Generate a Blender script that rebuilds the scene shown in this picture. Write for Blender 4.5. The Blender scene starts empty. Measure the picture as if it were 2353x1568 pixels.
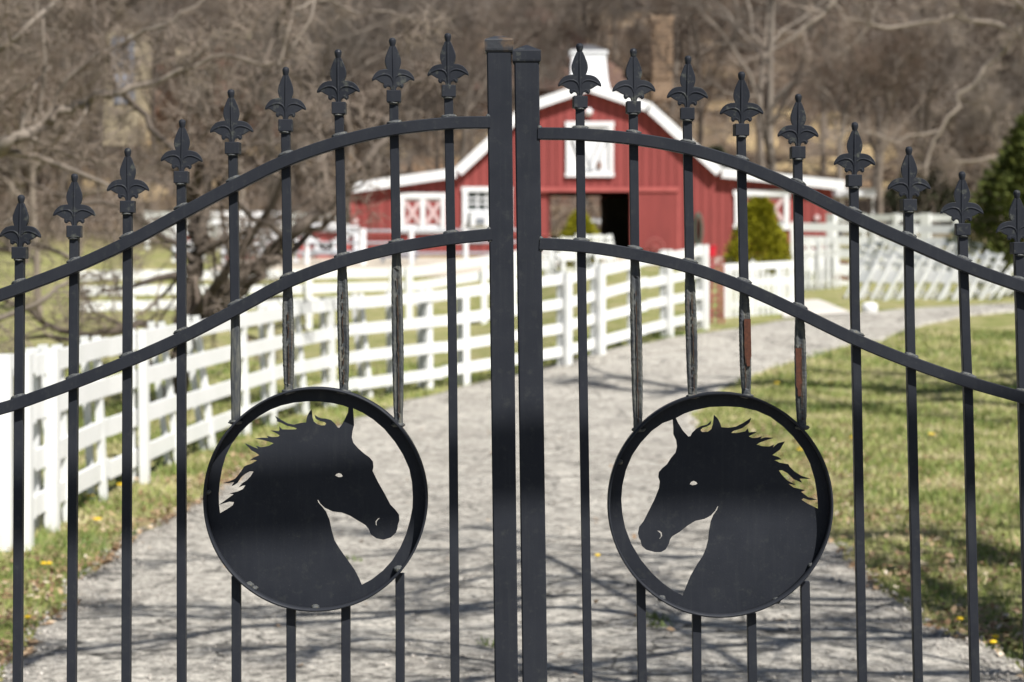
import bpy, bmesh, math, random
import numpy as np
from mathutils import Vector, Matrix, noise as mnoise
from math import sin, cos, pi, radians

rng = random.Random(7)
nrng = np.random.default_rng(7)
scene = bpy.context.scene
COL = scene.collection

# ------------------------------------------------------------------ camera, light, exposure
F = 4575.3            # focal length in units of the 2353-wide picture
CX, HY, CH = 1176.5, 620.0, 1.8
GY = 4.575            # distance of the gate
cam_d = bpy.data.cameras.new("camera")
cam = bpy.data.objects.new("camera", cam_d); COL.objects.link(cam)
cam.location = (0, 0, CH); cam.rotation_euler = (radians(90), 0, 0)
cam_d.lens = 70; cam_d.sensor_width = 36; cam_d.shift_y = -(784 - HY) / 2353.0
cam_d.clip_start = 0.05; cam_d.clip_end = 900
cam_d.dof.use_dof = True; cam_d.dof.focus_distance = GY; cam_d.dof.aperture_fstop = 4.9
scene.camera = cam

SUN = Vector((0.78, -1.0, 1.63)).normalized()
elev = math.asin(SUN.z); azim = math.atan2(SUN.x, SUN.y)
world = bpy.data.worlds.new("World"); scene.world = world; world.use_nodes = True
wn = world.node_tree
sky = wn.nodes.new("ShaderNodeTexSky"); sky.sky_type = 'NISHITA'; sky.sun_disc = False
sky.sun_elevation = elev; sky.sun_rotation = azim
wn.links.new(sky.outputs[0], wn.nodes["Background"].inputs[0])
wn.nodes["Background"].inputs[1].default_value = 0.05
sl = bpy.data.lights.new("sun", 'SUN'); sl.energy = 5.0; sl.angle = radians(0.53); sl.color = (1.0, 0.97, 0.925)
so = bpy.data.objects.new("sun", sl); COL.objects.link(so)
so.rotation_euler = (-SUN).to_track_quat('-Z', 'Y').to_euler(); so.location = SUN * 40
scene.view_settings.view_transform = 'Standard'; scene.view_settings.look = 'None'
scene.view_settings.exposure = 0.52; scene.view_settings.gamma = 1
scene.view_settings.use_curve_mapping = False
scene.cycles.use_denoising = True
scene.cycles.max_bounces = 6
scene.cycles.diffuse_bounces = 3

def at(px, py, Y):
    return Vector(((px - CX) * Y / F, Y, CH + (HY - py) * Y / F))

# ------------------------------------------------------------------ materials
def srgb(r, g, b):
    return tuple(((c / 255) / 12.92 if c <= 10 else (((c / 255) + .055) / 1.055) ** 2.4) for c in (r, g, b))

def new_mat(name):
    m = bpy.data.materials.new(name); m.use_nodes = True
    nt = m.node_tree; b = nt.nodes["Principled BSDF"]
    return m, nt, b

def N(nt, t, **kw):
    n = nt.nodes.new(t)
    for k, v in kw.items():
        if k.startswith('i_'):
            n.inputs[k[2:].replace('_', ' ')].default_value = v
        else: setattr(n, k, v)
    return n

def ramp(nt, fac, stops):
    r = nt.nodes.new("ShaderNodeValToRGB")
    el = r.color_ramp.elements
    while len(el) > 1: el.remove(el[-1])
    el[0].position = stops[0][0]; c = stops[0][1]
    el[0].color = (*c, 1) if not isinstance(c, (int, float)) else (c, c, c, 1)
    for p, c in stops[1:]:
        e = el.new(p); e.color = (*c, 1) if not isinstance(c, (int, float)) else (c, c, c, 1)
    nt.links.new(fac, r.inputs[0]); return r.outputs[0]

def pos(nt, scale=(1, 1, 1), obj=False):
    if obj:
        g = nt.nodes.new("ShaderNodeTexCoord").outputs['Object']
    else:
        g = nt.nodes.new("ShaderNodeNewGeometry").outputs['Position']
    m = nt.nodes.new("ShaderNodeMapping"); m.inputs['Scale'].default_value = scale
    nt.links.new(g, m.inputs[0]); return m.outputs[0]

def noise(nt, vec, scale, detail=4, rough=.55):
    n = nt.nodes.new("ShaderNodeTexNoise"); n.inputs['Scale'].default_value = scale
    n.inputs['Detail'].default_value = detail; n.inputs['Roughness'].default_value = rough
    nt.links.new(vec, n.inputs['Vector']); return n.outputs[0]

def mix(nt, fac, a, b, mode='MIX'):
    n = nt.nodes.new("ShaderNodeMix"); n.data_type = 'RGBA'; n.blend_type = mode
    for s, v in ((0, fac), (6, a), (7, b)):
        if hasattr(v, 'is_output') or isinstance(v, bpy.types.NodeSocket): nt.links.new(v, n.inputs[s])
        elif isinstance(v, (int, float)): n.inputs[s].default_value = v if s == 0 else (v, v, v, 1)
        else: n.inputs[s].default_value = (*v, 1)
    return n.outputs[2]

def bump(nt, b, h, strength=.4, dist=.01):
    n = nt.nodes.new("ShaderNodeBump"); n.inputs['Strength'].default_value = strength
    n.inputs['Distance'].default_value = dist
    nt.links.new(h, n.inputs['Height']); nt.links.new(n.outputs[0], b.inputs['Normal'])

def simple(name, c1, c2=None, scale=8, rough=.7, bscale=None, bstr=.3, bdist=.005, stretch=(1, 1, 1), obj=False, metal=0, c3=None):
    m, nt, b = new_mat(name)
    b.inputs['Roughness'].default_value = rough; b.inputs['Metallic'].default_value = metal
    if c2 is None: c2 = tuple(x * .85 for x in c1)
    v = pos(nt, stretch, obj)
    st = [(.35, c1), (.65, c2)] if c3 is None else [(.3, c1), (.5, c2), (.7, c3)]
    nt.links.new(ramp(nt, noise(nt, v, scale), st), b.inputs['Base Color'])
    if bscale: bump(nt, b, noise(nt, v, bscale, 3), bstr, bdist)
    return m

def randcol(nt, cols):
    o = nt.nodes.new("ShaderNodeObjectInfo")
    return ramp(nt, o.outputs['Random'], cols)

M = {}
# gate paint
def gate_paint(name, dusty=False):
    m, nt, b = new_mat(name)
    v = pos(nt)
    base = ramp(nt, noise(nt, v, 9, 5), [(.3, (.0205, .0228, .0290)), (.7, (.0270, .0295, .0365))])
    sp = ramp(nt, noise(nt, v, 420, 2), [(.70, 0.0), (.76, .35)])
    col = mix(nt, sp, base, (.16, .165, .16))
    d = ramp(nt, noise(nt, v, 38, 6, .7), [(.56, 0.0), (.70, .85 if dusty else .15)])
    col = mix(nt, d, col, (.105, .11, .092))
    st = ramp(nt, noise(nt, pos(nt, (1, 1, .06)), 90, 5, .7), [(.52, 0.0), (.75, .20)])
    col = mix(nt, st, col, (.055, .06, .06))
    nt.links.new(col, b.inputs['Base Color'])
    nt.links.new(ramp(nt, noise(nt, v, 22, 5, .6), [(.3, .38), (.7, .68)]), b.inputs['Roughness']); b.inputs['Specular IOR Level'].default_value = .14
    bump(nt, b, noise(nt, v, 260, 4), .18, .001)
    return m
M['paint'] = gate_paint('black_gate_paint')
M['cast'] = gate_paint('weathered_cast_iron_paint', True)
def weld_mat():
    m, nt, b = new_mat('painted_weld')
    v = pos(nt)
    nt.links.new(ramp(nt, noise(nt, v, 180, 5, .7), [(.35, (.03, .033, .038)), (.55, (.075, .08, .08)), (.66, (.15, .14, .10)), (.76, (.12, .06, .03))]), b.inputs['Base Color'])
    b.inputs['Roughness'].default_value = .65; bump(nt, b, noise(nt, v, 330, 4), .6, .003); return m
M['weld'] = weld_mat()
def rust_split():
    m, nt, b = new_mat('split_rusting_paint')
    v = pos(nt, (1, 1, .22)); v2 = pos(nt, (1, 1, .05))
    base = ramp(nt, noise(nt, v, 75, 6, .65), [(.30, (.020, .022, .027)), (.44, (.045, .05, .055)), (.56, (.085, .088, .08)), (.68, (.125, .12, .095)), (.80, (.10, .055, .026))])
    r = ramp(nt, noise(nt, v2, 60, 5, .7), [(.62, 0.0), (.70, .7)])
    nt.links.new(mix(nt, r, base, (.085, .04, .018)), b.inputs['Base Color'])
    b.inputs['Roughness'].default_value = .7
    bump(nt, b, noise(nt, v, 160, 5), .7, .003); return m
M['split'] = rust_split()
M['rust'] = simple('red_brown_rust', (.095, .030, .013), (.055, .017, .008), 140, .9, 400, .5, .002)
M['rustdark'] = simple('dark_rust_crack', (.055, .022, .008), (.02, .012, .006), 200, .9)
M['bare'] = simple('worn_bare_steel', (.22, .215, .19), (.09, .09, .085), 130, .55)
M['capdirt'] = simple('rust_stained_cap', (.024, .027, .033), (.024, .027, .033), 30, .6, 200, .4, .002, c3=(.10, .062, .032))
def white_paint(name='white_fence_paint', c=.80):
    m, nt, b = new_mat(name)
    v = pos(nt)
    a = ramp(nt, noise(nt, v, 1.7, 5), [(.3, (c, c, c * .985)), (.75, (c * .90, c * .91, c * .88))])
    d = ramp(nt, noise(nt, pos(nt, (1, 1, .12)), 22, 5, .7), [(.55, 0.0), (.8, .45)])
    nt.links.new(mix(nt, d, a, (.52, .54, .47)), b.inputs['Base Color']); b.inputs['Roughness'].default_value = .55
    bump(nt, b, noise(nt, pos(nt, (1, 1, .2)), 60, 3), .2, .002)
    return m
M['white'] = white_paint()
M['chair'] = white_paint('white_chair_plastic', .74)
def barn_red():
    m, nt, b = new_mat('barn_red_boards')
    v = pos(nt, (1, 1, .25))
    a = ramp(nt, noise(nt, v, 3.5, 5), [(.3, (.275, .048, .043)), (.55, (.24, .041, .037)), (.8, (.19, .033, .030))])
    nt.links.new(mix(nt, .25, a, randcol(nt, [(0, (.34, .07, .063)), (1, (.21, .038, .034))])), b.inputs['Base Color'])
    b.inputs['Roughness'].default_value = .75; return m
M['red'] = barn_red()
M['redback'] = simple('dark_red_joint', (.12, .022, .02), (.10, .02, .018), 3, .8)  # darker red backing that shows in the joints between boards
M['redbeam'] = simple('faded_red_paint', (.44, .10, .09), (.36, .075, .068), 3, .7)
M['trim'] = simple('white_barn_trim', (.82, .82, .83), (.74, .74, .76), 2, .6)
M['pinkwhite'] = simple('pinkish_white_cross_boards', (.66, .50, .50), (.58, .42, .42), 4, .6)
M['glass'] = simple('dark_window_glass', (.03, .04, .04), (.12, .14, .13), 2.2, .15)
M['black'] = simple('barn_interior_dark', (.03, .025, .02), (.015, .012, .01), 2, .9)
M['galv'] = simple('galvanised_pipe', (.42, .44, .47), (.33, .35, .38), 5, .45, metal=.3)
M['grey'] = simple('grey_plastic', (.22, .24, .27), (.16, .17, .2), 3, .6)
M['redplastic'] = simple('bright_red_plastic', (.62, .015, .04), (.5, .012, .03), 3, .4)
M['rustredmetal'] = simple('faded_red_metal', (.36, .09, .085), (.24, .07, .06), 6, .7)
M['cream'] = simple('cream_stucco', (.55, .47, .32), (.44, .37, .25), 1.5, .9)
M['brick'] = simple('tan_brick', (.34, .245, .155), (.23, .16, .11), 3.0, .9, stretch=(1, 1, 3), c3=(.46, .31, .18))
M['brickred'] = simple('reddish_brick', (.26, .13, .085), (.17, .09, .065), 3.0, .9, stretch=(1, 1, 3), c3=(.33, .19, .12))
M['roof'] = simple('brown_shingle_roof', (.155, .085, .062), (.105, .062, .048), 1.2, .9, stretch=(1, 1, 4), c3=(.20, .12, .085))
M['greyroof'] = simple('grey_shingle_roof', (.10, .10, .11), (.07, .07, .075), 1.2, .9)
M['bluepane'] = simple('painted_sky_pane', (.42, .46, .56), (.30, .34, .42), 1.5, .2)  # pale blue base colour paints in the reflected sky
M['leafgreen'] = simple('wreath_green', (.055, .08, .055), (.10, .11, .09), 14, .9)
M['yellow'] = simple('dandelion_yellow', (.80, .56, .01), (.75, .48, .01), 30, .7)
M['stem'] = simple('dandelion_stem', (.12, .16, .04), (.09, .12, .03), 30, .7)

def bark(name, a, b_, c, sc=1.0, rc=[(0, (.11, .085, .065)), (.5, (.20, .165, .13)), (1, (.27, .22, .175))], amt=.35):
    m, nt, b = new_mat(name)
    v = pos(nt, (1, 1, .4))
    col = ramp(nt, noise(nt, v, 2.2 * sc, 6, .7), [(.3, a), (.5, b_), (.72, c)])
    nt.links.new(mix(nt, amt, col, randcol(nt, rc)), b.inputs['Base Color'])
    b.inputs['Roughness'].default_value = .9; b.inputs['Specular IOR Level'].default_value = .15
    bump(nt, b, noise(nt, v, 40, 4), .5, .01); return m
M['bark'] = bark('grey_bark', (.10, .082, .068), (.18, .15, .122), (.28, .235, .19))
M['twig'] = bark('tan_grey_twigs', (.17, .135, .11), (.31, .25, .205), (.46, .39, .32), .5)
M['twigfar'] = bark('far_woods_twigs', (.065, .055, .045), (.135, .115, .094), (.25, .22, .18), .07, [(0, (.06, .047, .04)), (.25, (.16, .105, .075)), (.5, (.13, .115, .10)), (.75, (.20, .165, .14)), (1, (.34, .29, .25))], .6)
M['barkdark'] = bark('dark_bark', (.045, .037, .032), (.085, .070, .060), (.15, .125, .105), 1.5)
M['barkpale'] = bark('pale_bark', (.17, .145, .125), (.25, .215, .18), (.36, .315, .27))

def foliage(name, stops):
    m, nt, b = new_mat(name)
    v = pos(nt)
    nt.links.new(ramp(nt, noise(nt, v, 5, 5, .7), stops), b.inputs['Base Color'])
    b.inputs['Roughness'].default_value = .8; b.inputs['Specular IOR Level'].default_value = .2
    return m
M['arb'] = foliage('yellow_green_conifer', [(.3, (.11, .115, .008)), (.5, (.25, .235, .012)), (.7, (.42, .38, .022))])
M['juniper'] = foliage('dark_green_juniper', [(.3, (.022, .034, .010)), (.5, (.07, .088, .02)), (.7, (.16, .165, .035))])
M['olive'] = foliage('dull_evergreen_shrub', [(.3, (.045, .055, .03)), (.52, (.085, .092, .055)), (.75, (.14, .145, .08))])

def ground_mat():
    m, nt, b = new_mat('grass_and_leaf_litter_ground')
    geo = nt.nodes.new("ShaderNodeNewGeometry")
    sep = nt.nodes.new("ShaderNodeSeparateXYZ"); nt.links.new(geo.outputs['Position'], sep.inputs[0])
    v = pos(nt)
    near = ramp(nt, noise(nt, v, 1.6, 8, .68), [(.30, (.125, .155, .038)), (.42, (.235, .25, .08)), (.54, (.345, .32, .15)), (.68, (.44, .365, .22))])
    fine = ramp(nt, noise(nt, v, 34, 6, .75), [(.32, .45), (.68, 1.35)])
    near = mix(nt, 1.0, near, fine, 'MULTIPLY')
    hillc = ramp(nt, noise(nt, pos(nt, (1, 1, 2.2)), .16, 8, .66), [(.34, (.065, .05, .04)), (.46, (.12, .085, .06)), (.56, (.20, .145, .095)), (.68, (.33, .25, .15))])
    hill2 = ramp(nt, noise(nt, v, 2.3, 6, .7), [(.35, .5), (.65, 1.25)])
    hillc = mix(nt, 1.0, hillc, hill2, 'MULTIPLY')
    mr = nt.nodes.new("ShaderNodeMapRange"); mr.inputs[1].default_value = 74; mr.inputs[2].default_value = 88
    nt.links.new(sep.outputs[1], mr.inputs[0])
    nt.links.new(mix(nt, mr.outputs[0], near, hillc), b.inputs['Base Color'])
    b.inputs['Roughness'].default_value = .95; b.inputs['Specular IOR Level'].default_value = .1
    bump(nt, b, noise(nt, v, 22, 6, .7), .9, .04)
    return m
M['ground'] = ground_mat()

def drive_mat():
    m, nt, b = new_mat('old_exposed_aggregate_drive')
    v = pos(nt)
    base = ramp(nt, noise(nt, v, .9, 6, .6), [(.32, (.44, .408, .355)), (.68, (.56, .525, .46))])
    vo = nt.nodes.new("ShaderNodeTexVoronoi"); vo.inputs['Scale'].default_value = 62; nt.links.new(v, vo.inputs['Vector'])
    sepc = nt.nodes.new("ShaderNodeSeparateColor"); nt.links.new(vo.outputs['Color'], sepc.inputs[0])
    stone = ramp(nt, sepc.outputs[0], [(.0, .48), (.25, .82), (.55, 1.0), (.9, 1.12)])
    col = mix(nt, 1.0, base, stone, 'MULTIPLY')
    pits = ramp(nt, noise(nt, v, 13, 8, .8), [(.37, .25), (.47, .74), (.56, 1.1)])
    col = mix(nt, 1.0, col, pits, 'MULTIPLY')
    worn = ramp(nt, noise(nt, pos(nt, (1, 1.5, 1)), 3.4, 7, .7), [(.36, .58), (.45, .92), (.52, 1.04)])
    col = mix(nt, 1.0, col, worn, 'MULTIPLY')
    # cracks
    dv = nt.nodes.new("ShaderNodeVectorMath"); dv.operation = 'ADD'
    nz = nt.nodes.new("ShaderNodeTexNoise"); nz.inputs['Scale'].default_value = 3.2; nz.inputs['Detail'].default_value = 6
    nt.links.new(v, nz.inputs['Vector']); nt.links.new(v, dv.inputs[0])
    sc = nt.nodes.new("ShaderNodeVectorMath"); sc.operation = 'SCALE'; sc.inputs['Scale'].default_value = .42
    nt.links.new(nz.outputs['Color'], sc.inputs[0]); nt.links.new(sc.outputs[0], dv.inputs[1])
    cr = nt.nodes.new("ShaderNodeTexVoronoi"); cr.feature = 'DISTANCE_TO_EDGE'; cr.inputs['Scale'].default_value = 1.5
    nt.links.new(dv.outputs[0], cr.inputs['Vector'])
    ck = ramp(nt, cr.outputs['Distance'], [(.0, .16), (.014, .5), (.030, 1.0)])
    ckm = ramp(nt, noise(nt, v, .8, 3), [(.42, 0.0), (.54, 1.0)])
    col = mix(nt, ckm, col, mix(nt, 1.0, col, ck, 'MULTIPLY'))
    nt.links.new(col, b.inputs['Base Color'])
    b.inputs['Roughness'].default_value = .92; b.inputs['Specular IOR Level'].default_value = .2
    bump(nt, b, noise(nt, v, 70, 6, .7), 1.0, .012)
    return m
M['drive'] = drive_mat()
M['sand'] = simple('pale_arena_sand', (.50, .44, .36), (.43, .375, .30), .8, .95, 14, .5, .02)
M['path'] = simple('pale_concrete_path', (.60, .56, .50), (.52, .48, .43), .9, .9)

def blade_mat():
    m, nt, b = new_mat('mixed_green_and_dry_grass')
    v = pos(nt)
    a = nt.nodes.new("ShaderNodeAttribute"); a.attribute_name = 'tint'
    col = ramp(nt, a.outputs['Fac'], [(0, (.085, .135, .022)), (.35, (.185, .235, .048)), (.6, (.31, .325, .10)), (.8, (.45, .39, .20)), (1, (.56, .48, .30))])
    nt.links.new(col, b.inputs['Base Color']); b.inputs['Roughness'].default_value = .7
    return m
M['blade'] = blade_mat()
def litter_mat():
    m, nt, b = new_mat('dead_leaves')
    a = nt.nodes.new("ShaderNodeAttribute"); a.attribute_name = 'tint'
    col = ramp(nt, a.outputs['Fac'], [(0, (.10, .058, .03)), (.4, (.24, .145, .075)), (.7, (.42, .29, .17)), (1, (.62, .52, .40))])
    nt.links.new(col, b.inputs['Base Color']); b.inputs['Roughness'].default_value = .8
    return m
M['litter'] = litter_mat()
M['brush'] = foliage('russet_brush', [(.3, (.11, .068, .042)), (.5, (.19, .125, .075)), (.72, (.31, .215, .135))])

# ------------------------------------------------------------------ object helpers
def tag(o, label=None, cat=None, group=None, kind=None):
    if label: o['label'] = label
    if cat: o['category'] = cat
    if group: o['group'] = group
    if kind: o['kind'] = kind
    return o

def thing(name, loc, label, cat, group=None, rz=0):
    o = bpy.data.objects.new(name, None); COL.objects.link(o)
    o.location = loc; o.rotation_euler = (0, 0, rz); o.empty_display_size = .2
    return tag(o, label, cat, group)

def rootloc(o):
    v = Vector((0, 0, 0))
    while o is not None:
        v += o.location; o = o.parent
    return v

def mesh_obj(name, verts, faces, mat, parent=None, smooth=False, world_coords=True, mats=None, fm=None):
    me = bpy.data.meshes.new(name)
    if parent is not None and world_coords:
        L = rootloc(parent); verts = [(v[0] - L.x, v[1] - L.y, v[2] - L.z) for v in verts]
    me.from_pydata([tuple(v) for v in verts], [], faces)
    if mats:
        for mm in mats: me.materials.append(mm)
        me.polygons.foreach_set('material_index', fm)
    else: me.materials.append(mat)
    if smooth: me.polygons.foreach_set('use_smooth', [True] * len(me.polygons))
    me.update()
    o = bpy.data.objects.new(name, me); COL.objects.link(o)
    if parent is not None: o.parent = parent
    return o

def share_obj(name, me, parent, loc=(0, 0, 0), rot=(0, 0, 0), sc=(1, 1, 1)):
    o = bpy.data.objects.new(name, me); COL.objects.link(o); o.parent = parent
    o.location = loc; o.rotation_euler = rot; o.scale = sc; return o

def kids(o, cache={}):
    return [c for c in o.children]

def copy_tree(o, parent=None):
    c = o.copy(); COL.objects.link(c)
    if parent is not None: c.parent = parent
    for ch in list(o.children): copy_tree(ch, c)
    return c

class MB:
    """collects simple solids into one mesh"""
    def __init__(s): s.v = []; s.f = []
    def add(s, v, f):
        n = len(s.v); s.v += [tuple(x) for x in v]; s.f += [tuple(i + n for i in q) for q in f]
    def box(s, c, size, R=None):
        c = Vector(c); hx, hy, hz = (x / 2 for x in size)
        vs = [Vector((x, y, z)) for x in (-hx, hx) for y in (-hy, hy) for z in (-hz, hz)]
        if R is not None: vs = [R @ q for q in vs]
        s.add([c + q for q in vs], [(0, 1, 3, 2), (4, 6, 7, 5), (0, 4, 5, 1), (2, 3, 7, 6), (0, 2, 6, 4), (1, 5, 7, 3)])
    def bar(s, a, b, w, d, up=(0, -1, 0)):
        """box from a to b; w across, d in the 'up' direction"""
        a, b = Vector(a), Vector(b); t = (b - a).normalized(); u = Vector(up); u = (u - t * u.dot(t)).normalized(); n = t.cross(u)
        vs = []
        for p in (a, b):
            for sx, sy in ((-1, -1), (1, -1), (1, 1), (-1, 1)): vs.append(p + n * (sx * w / 2) + u * (sy * d / 2))
        s.add(vs, [(0, 1, 2, 3), (7, 6, 5, 4), (0, 4, 5, 1), (1, 5, 6, 2), (2, 6, 7, 3), (3, 7, 4, 0)])
    def tube(s, pts, rad, k=8, cap=True):
        pts = [Vector(p) for p in pts]; n = len(pts)
        if isinstance(rad, (int, float)): rad = [rad] * n
        vs = []; ref = Vector((0, 1, .01)) if abs((pts[-1] - pts[0]).normalized().y) < .9 else Vector((0, 0, 1))
        for i, p in enumerate(pts):
            t = (pts[min(i + 1, n - 1)] - pts[max(i - 1, 0)]).normalized()
            u = t.cross(ref).normalized(); w = t.cross(u)
            for j in range(k):
                a = 2 * pi * j / k; vs.append(p + (u * cos(a) + w * sin(a)) * rad[i])
        fs = [(i * k + j, i * k + (j + 1) % k, (i + 1) * k + (j + 1) % k, (i + 1) * k + j) for i in range(n - 1) for j in range(k)]
        if cap: fs += [tuple(range(k - 1, -1, -1)), tuple(range((n - 1) * k, n * k))]
        s.add(vs, fs)
    def lathe(s, c, prof, k=12):
        c = Vector(c); vs = []
        for r, z in prof:
            for j in range(k):
                a = 2 * pi * j / k; vs.append(c + Vector((r * cos(a), r * sin(a), z)))
        n = len(prof)
        fs = [(i * k + j, i * k + (j + 1) % k, (i + 1) * k + (j + 1) % k, (i + 1) * k + j) for i in range(n - 1) for j in range(k)]
        fs += [tuple(range(k - 1, -1, -1)), tuple(range((n - 1) * k, n * k))]
        s.add(vs, fs)
    def build(s, name, mat, parent=None, smooth=False, world_coords=True):
        return mesh_obj(name, s.v, s.f, mat, parent, smooth, world_coords)

def interp(xs, ys, x):
    return float(np.interp(x, xs, ys))

def catmull(pts, sub=8):
    P = [Vector(p) for p in pts]; P = [P[0] * 2 - P[1]] + P + [P[-1] * 2 - P[-2]]; out = []
    for i in range(1, len(P) - 2):
        for s in range(sub):
            t = s / sub; a, b, c, d = P[i - 1], P[i], P[i + 1], P[i + 2]
            out.append(.5 * ((2 * b) + (c - a) * t + (2 * a - 5 * b + 4 * c - d) * t * t + (3 * b - a - 3 * c + d) * t ** 3))
    out.append(P[-2]); return out

# ------------------------------------------------------------------ terrain
RY = [-30, 10, 20, 26, 29, 33, 40, 50, 60, 70, 78, 86, 100, 130, 160, 200, 260]
RZ = [-.1, -.08, -.04, 0.06, .36, .70, 1.12, 1.65, 2.0, 2.27, 2.6, 3.4, 6.6, 14.5, 24, 38, 55]
LY = [-30, 10, 15, 20, 28, 36, 46, 52, 60, 70, 78, 86, 100, 130, 160, 200, 260]
LZ = [-.1, -.1, -.12, -.05, .1, .22, .42, .9, 1.9, 2.27, 2.6, 3.4, 6.6, 14.5, 24, 38, 55]
def gz(X, Y):
    t = min(1, max(0, (X + 1.0) / 3.0)); t = t * t * (3 - 2 * t)
    z = interp(LY, LZ, Y) * (1 - t) + interp(RY, RZ, Y) * t
    if Y > 95: z += .8 * mnoise.noise(Vector((X * .05, Y * .05, 3))) * min(1, (Y - 95) / 20)
    return z
def hit(px, py):
    """ground point seen at a picture position"""
    Y = 5.0; last = None
    while Y < 200:
        X = (px - CX) * Y / F
        if CH + (HY - py) * Y / F <= gz(X, Y): break
        Y += .5
    lo, hi = Y - .5, Y
    for _ in range(12):
        Y = (lo + hi) / 2; X = (px - CX) * Y / F
        if CH + (HY - py) * Y / F <= gz(X, Y): hi = Y
        else: lo = Y
    return Vector((X, Y, gz(X, Y)))

def grid_mesh(name, xs, ys, zf, mat, kind='structure'):
    nx, ny = len(xs), len(ys)
    v = [(x, y, zf(x, y)) for y in ys for x in xs]
    f = [(j * nx + i, j * nx + i + 1, (j + 1) * nx + i + 1, (j + 1) * nx + i) for j in range(ny - 1) for i in range(nx - 1)]
    o = mesh_obj(name, v, f, mat, None, True); tag(o, kind=kind); return o
xs = sorted(set([round(x, 2) for x in np.concatenate([np.linspace(-160, -20, 22), np.linspace(-20, 20, 81), np.linspace(20, 160, 22)])]))
ys = sorted(set([round(y, 2) for y in np.concatenate([np.linspace(-30, 5, 8), np.linspace(5, 60, 100), np.linspace(60, 260, 90)])]))
grid_mesh('ground', xs, ys, gz, M['ground'])

# driveway
LE = [(46, 1532), (100, 1456), (152, 1408), (179, 1356), (243, 1292), (304, 1247), (395, 1198), (474, 1149), (600, 1075), (760, 990), (940, 925), (1050, 897), (1130, 875), (1249, 849), (1367, 817), (1475, 793), (1609, 769), (1698, 758), (1781, 742), (1951, 725), (2085, 712), (2219, 705), (2335, 700), (2600, 690), (3000, 682)]
RE = [(2353, 1564), (2251, 1509), (2101, 1419), (2026, 1374), (1996, 1339), (1916, 1274), (1850, 1210), (1760, 1120), (1670, 1050), (1600, 985), (1590, 950), (1640, 905), (1726, 862), (1866, 819), (1927, 800), (2024, 783), (2121, 748), (2219, 727), (2353, 716), (2600, 702), (3000, 692)]
Lw = [hit(*p) for p in LE]; Rw = [hit(*p) for p in RE]
def mono(P):
    out = [P[0]]
    for p in P[1:]:
        if p.y > out[-1].y + .05: out.append(p)
    return out
Lw, Rw = mono(Lw), mono(Rw)
ly, lx = [-20, 0] + [p.y for p in Lw], [-2.6, -2.2] + [p.x for p in Lw]
ry, rx = [-20, 0] + [p.y for p in Rw], [3.0, 2.4] + [p.x for p in Rw]
yend = min(ly[-1], ry[-1])
def drive_x(Y):
    a = interp(ly, lx, Y) + .10 * mnoise.noise(Vector((Y * 1.3, 0, 0))) + .04 * mnoise.noise(Vector((Y * 6, 0, 4)))
    b = interp(ry, rx, Y) + .10 * mnoise.noise(Vector((Y * 1.1, 9, 0))) + .04 * mnoise.noise(Vector((Y * 5, 7, 4)))
    return a, b
v, f = [], []
rows = list(np.arange(2.4, 22, .2)) + list(np.arange(22, yend, .12)); nc = 26
for Y in rows:
    a, b = drive_x(Y)
    for i in range(nc):
        t = i / (nc - 1)
        if i == 0: X, dz = a - .03, -.05
        elif i == nc - 1: X, dz = b + .03, -.05
        else:
            t = (i - 1) / (nc - 3); X = a + (b - a) * t; dz = .03 + .012 * mnoise.noise(Vector((X, Y, 0)) * 1.2)
        v.append((X, Y, gz(X, Y) + dz))
for j in range(len(rows) - 1):
    for i in range(nc - 1): f.append((j * nc + i, j * nc + i + 1, (j + 1) * nc + i + 1, (j + 1) * nc + i))
tag(mesh_obj('driveway', v, f, M['drive'], None, True), kind='structure')

def patch(name, poly, mat, dz=.02, n=12):
    """quad patch on the ground from four picture corners"""
    c = [hit(*p) for p in poly]; v = []; f = []
    for j in range(n + 1):
        for i in range(n + 1):
            s, t = i / n, j / n
            p = (c[0] * (1 - s) + c[1] * s) * (1 - t) + (c[3] * (1 - s) + c[2] * s) * t
            v.append((p.x, p.y, gz(p.x, p.y) + dz))
    for j in range(n):
        for i in range(n): k = j * (n + 1) + i; f.append((k, k + 1, k + n + 2, k + n + 1))
    return tag(mesh_obj(name, v, f, mat, None, True), kind='structure')
patch('side_path', [(1800, 733), (1960, 722), (1880, 690), (1790, 695)], M['path'], .022)

M['asphalt'] = simple('added_road_asphalt', (.05, .05, .05), (.075, .073, .07), 3, .9, 60, .6, .01)
v = [(x, y, gz(x, 0) + .05) for y in (-26, 2.6) for x in (-60, 60)]  # unseen dark road, added so less light bounces up onto the gate
tag(mesh_obj('added_dark_road', v, [(0, 1, 3, 2)], M['asphalt']), kind='structure')

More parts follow.
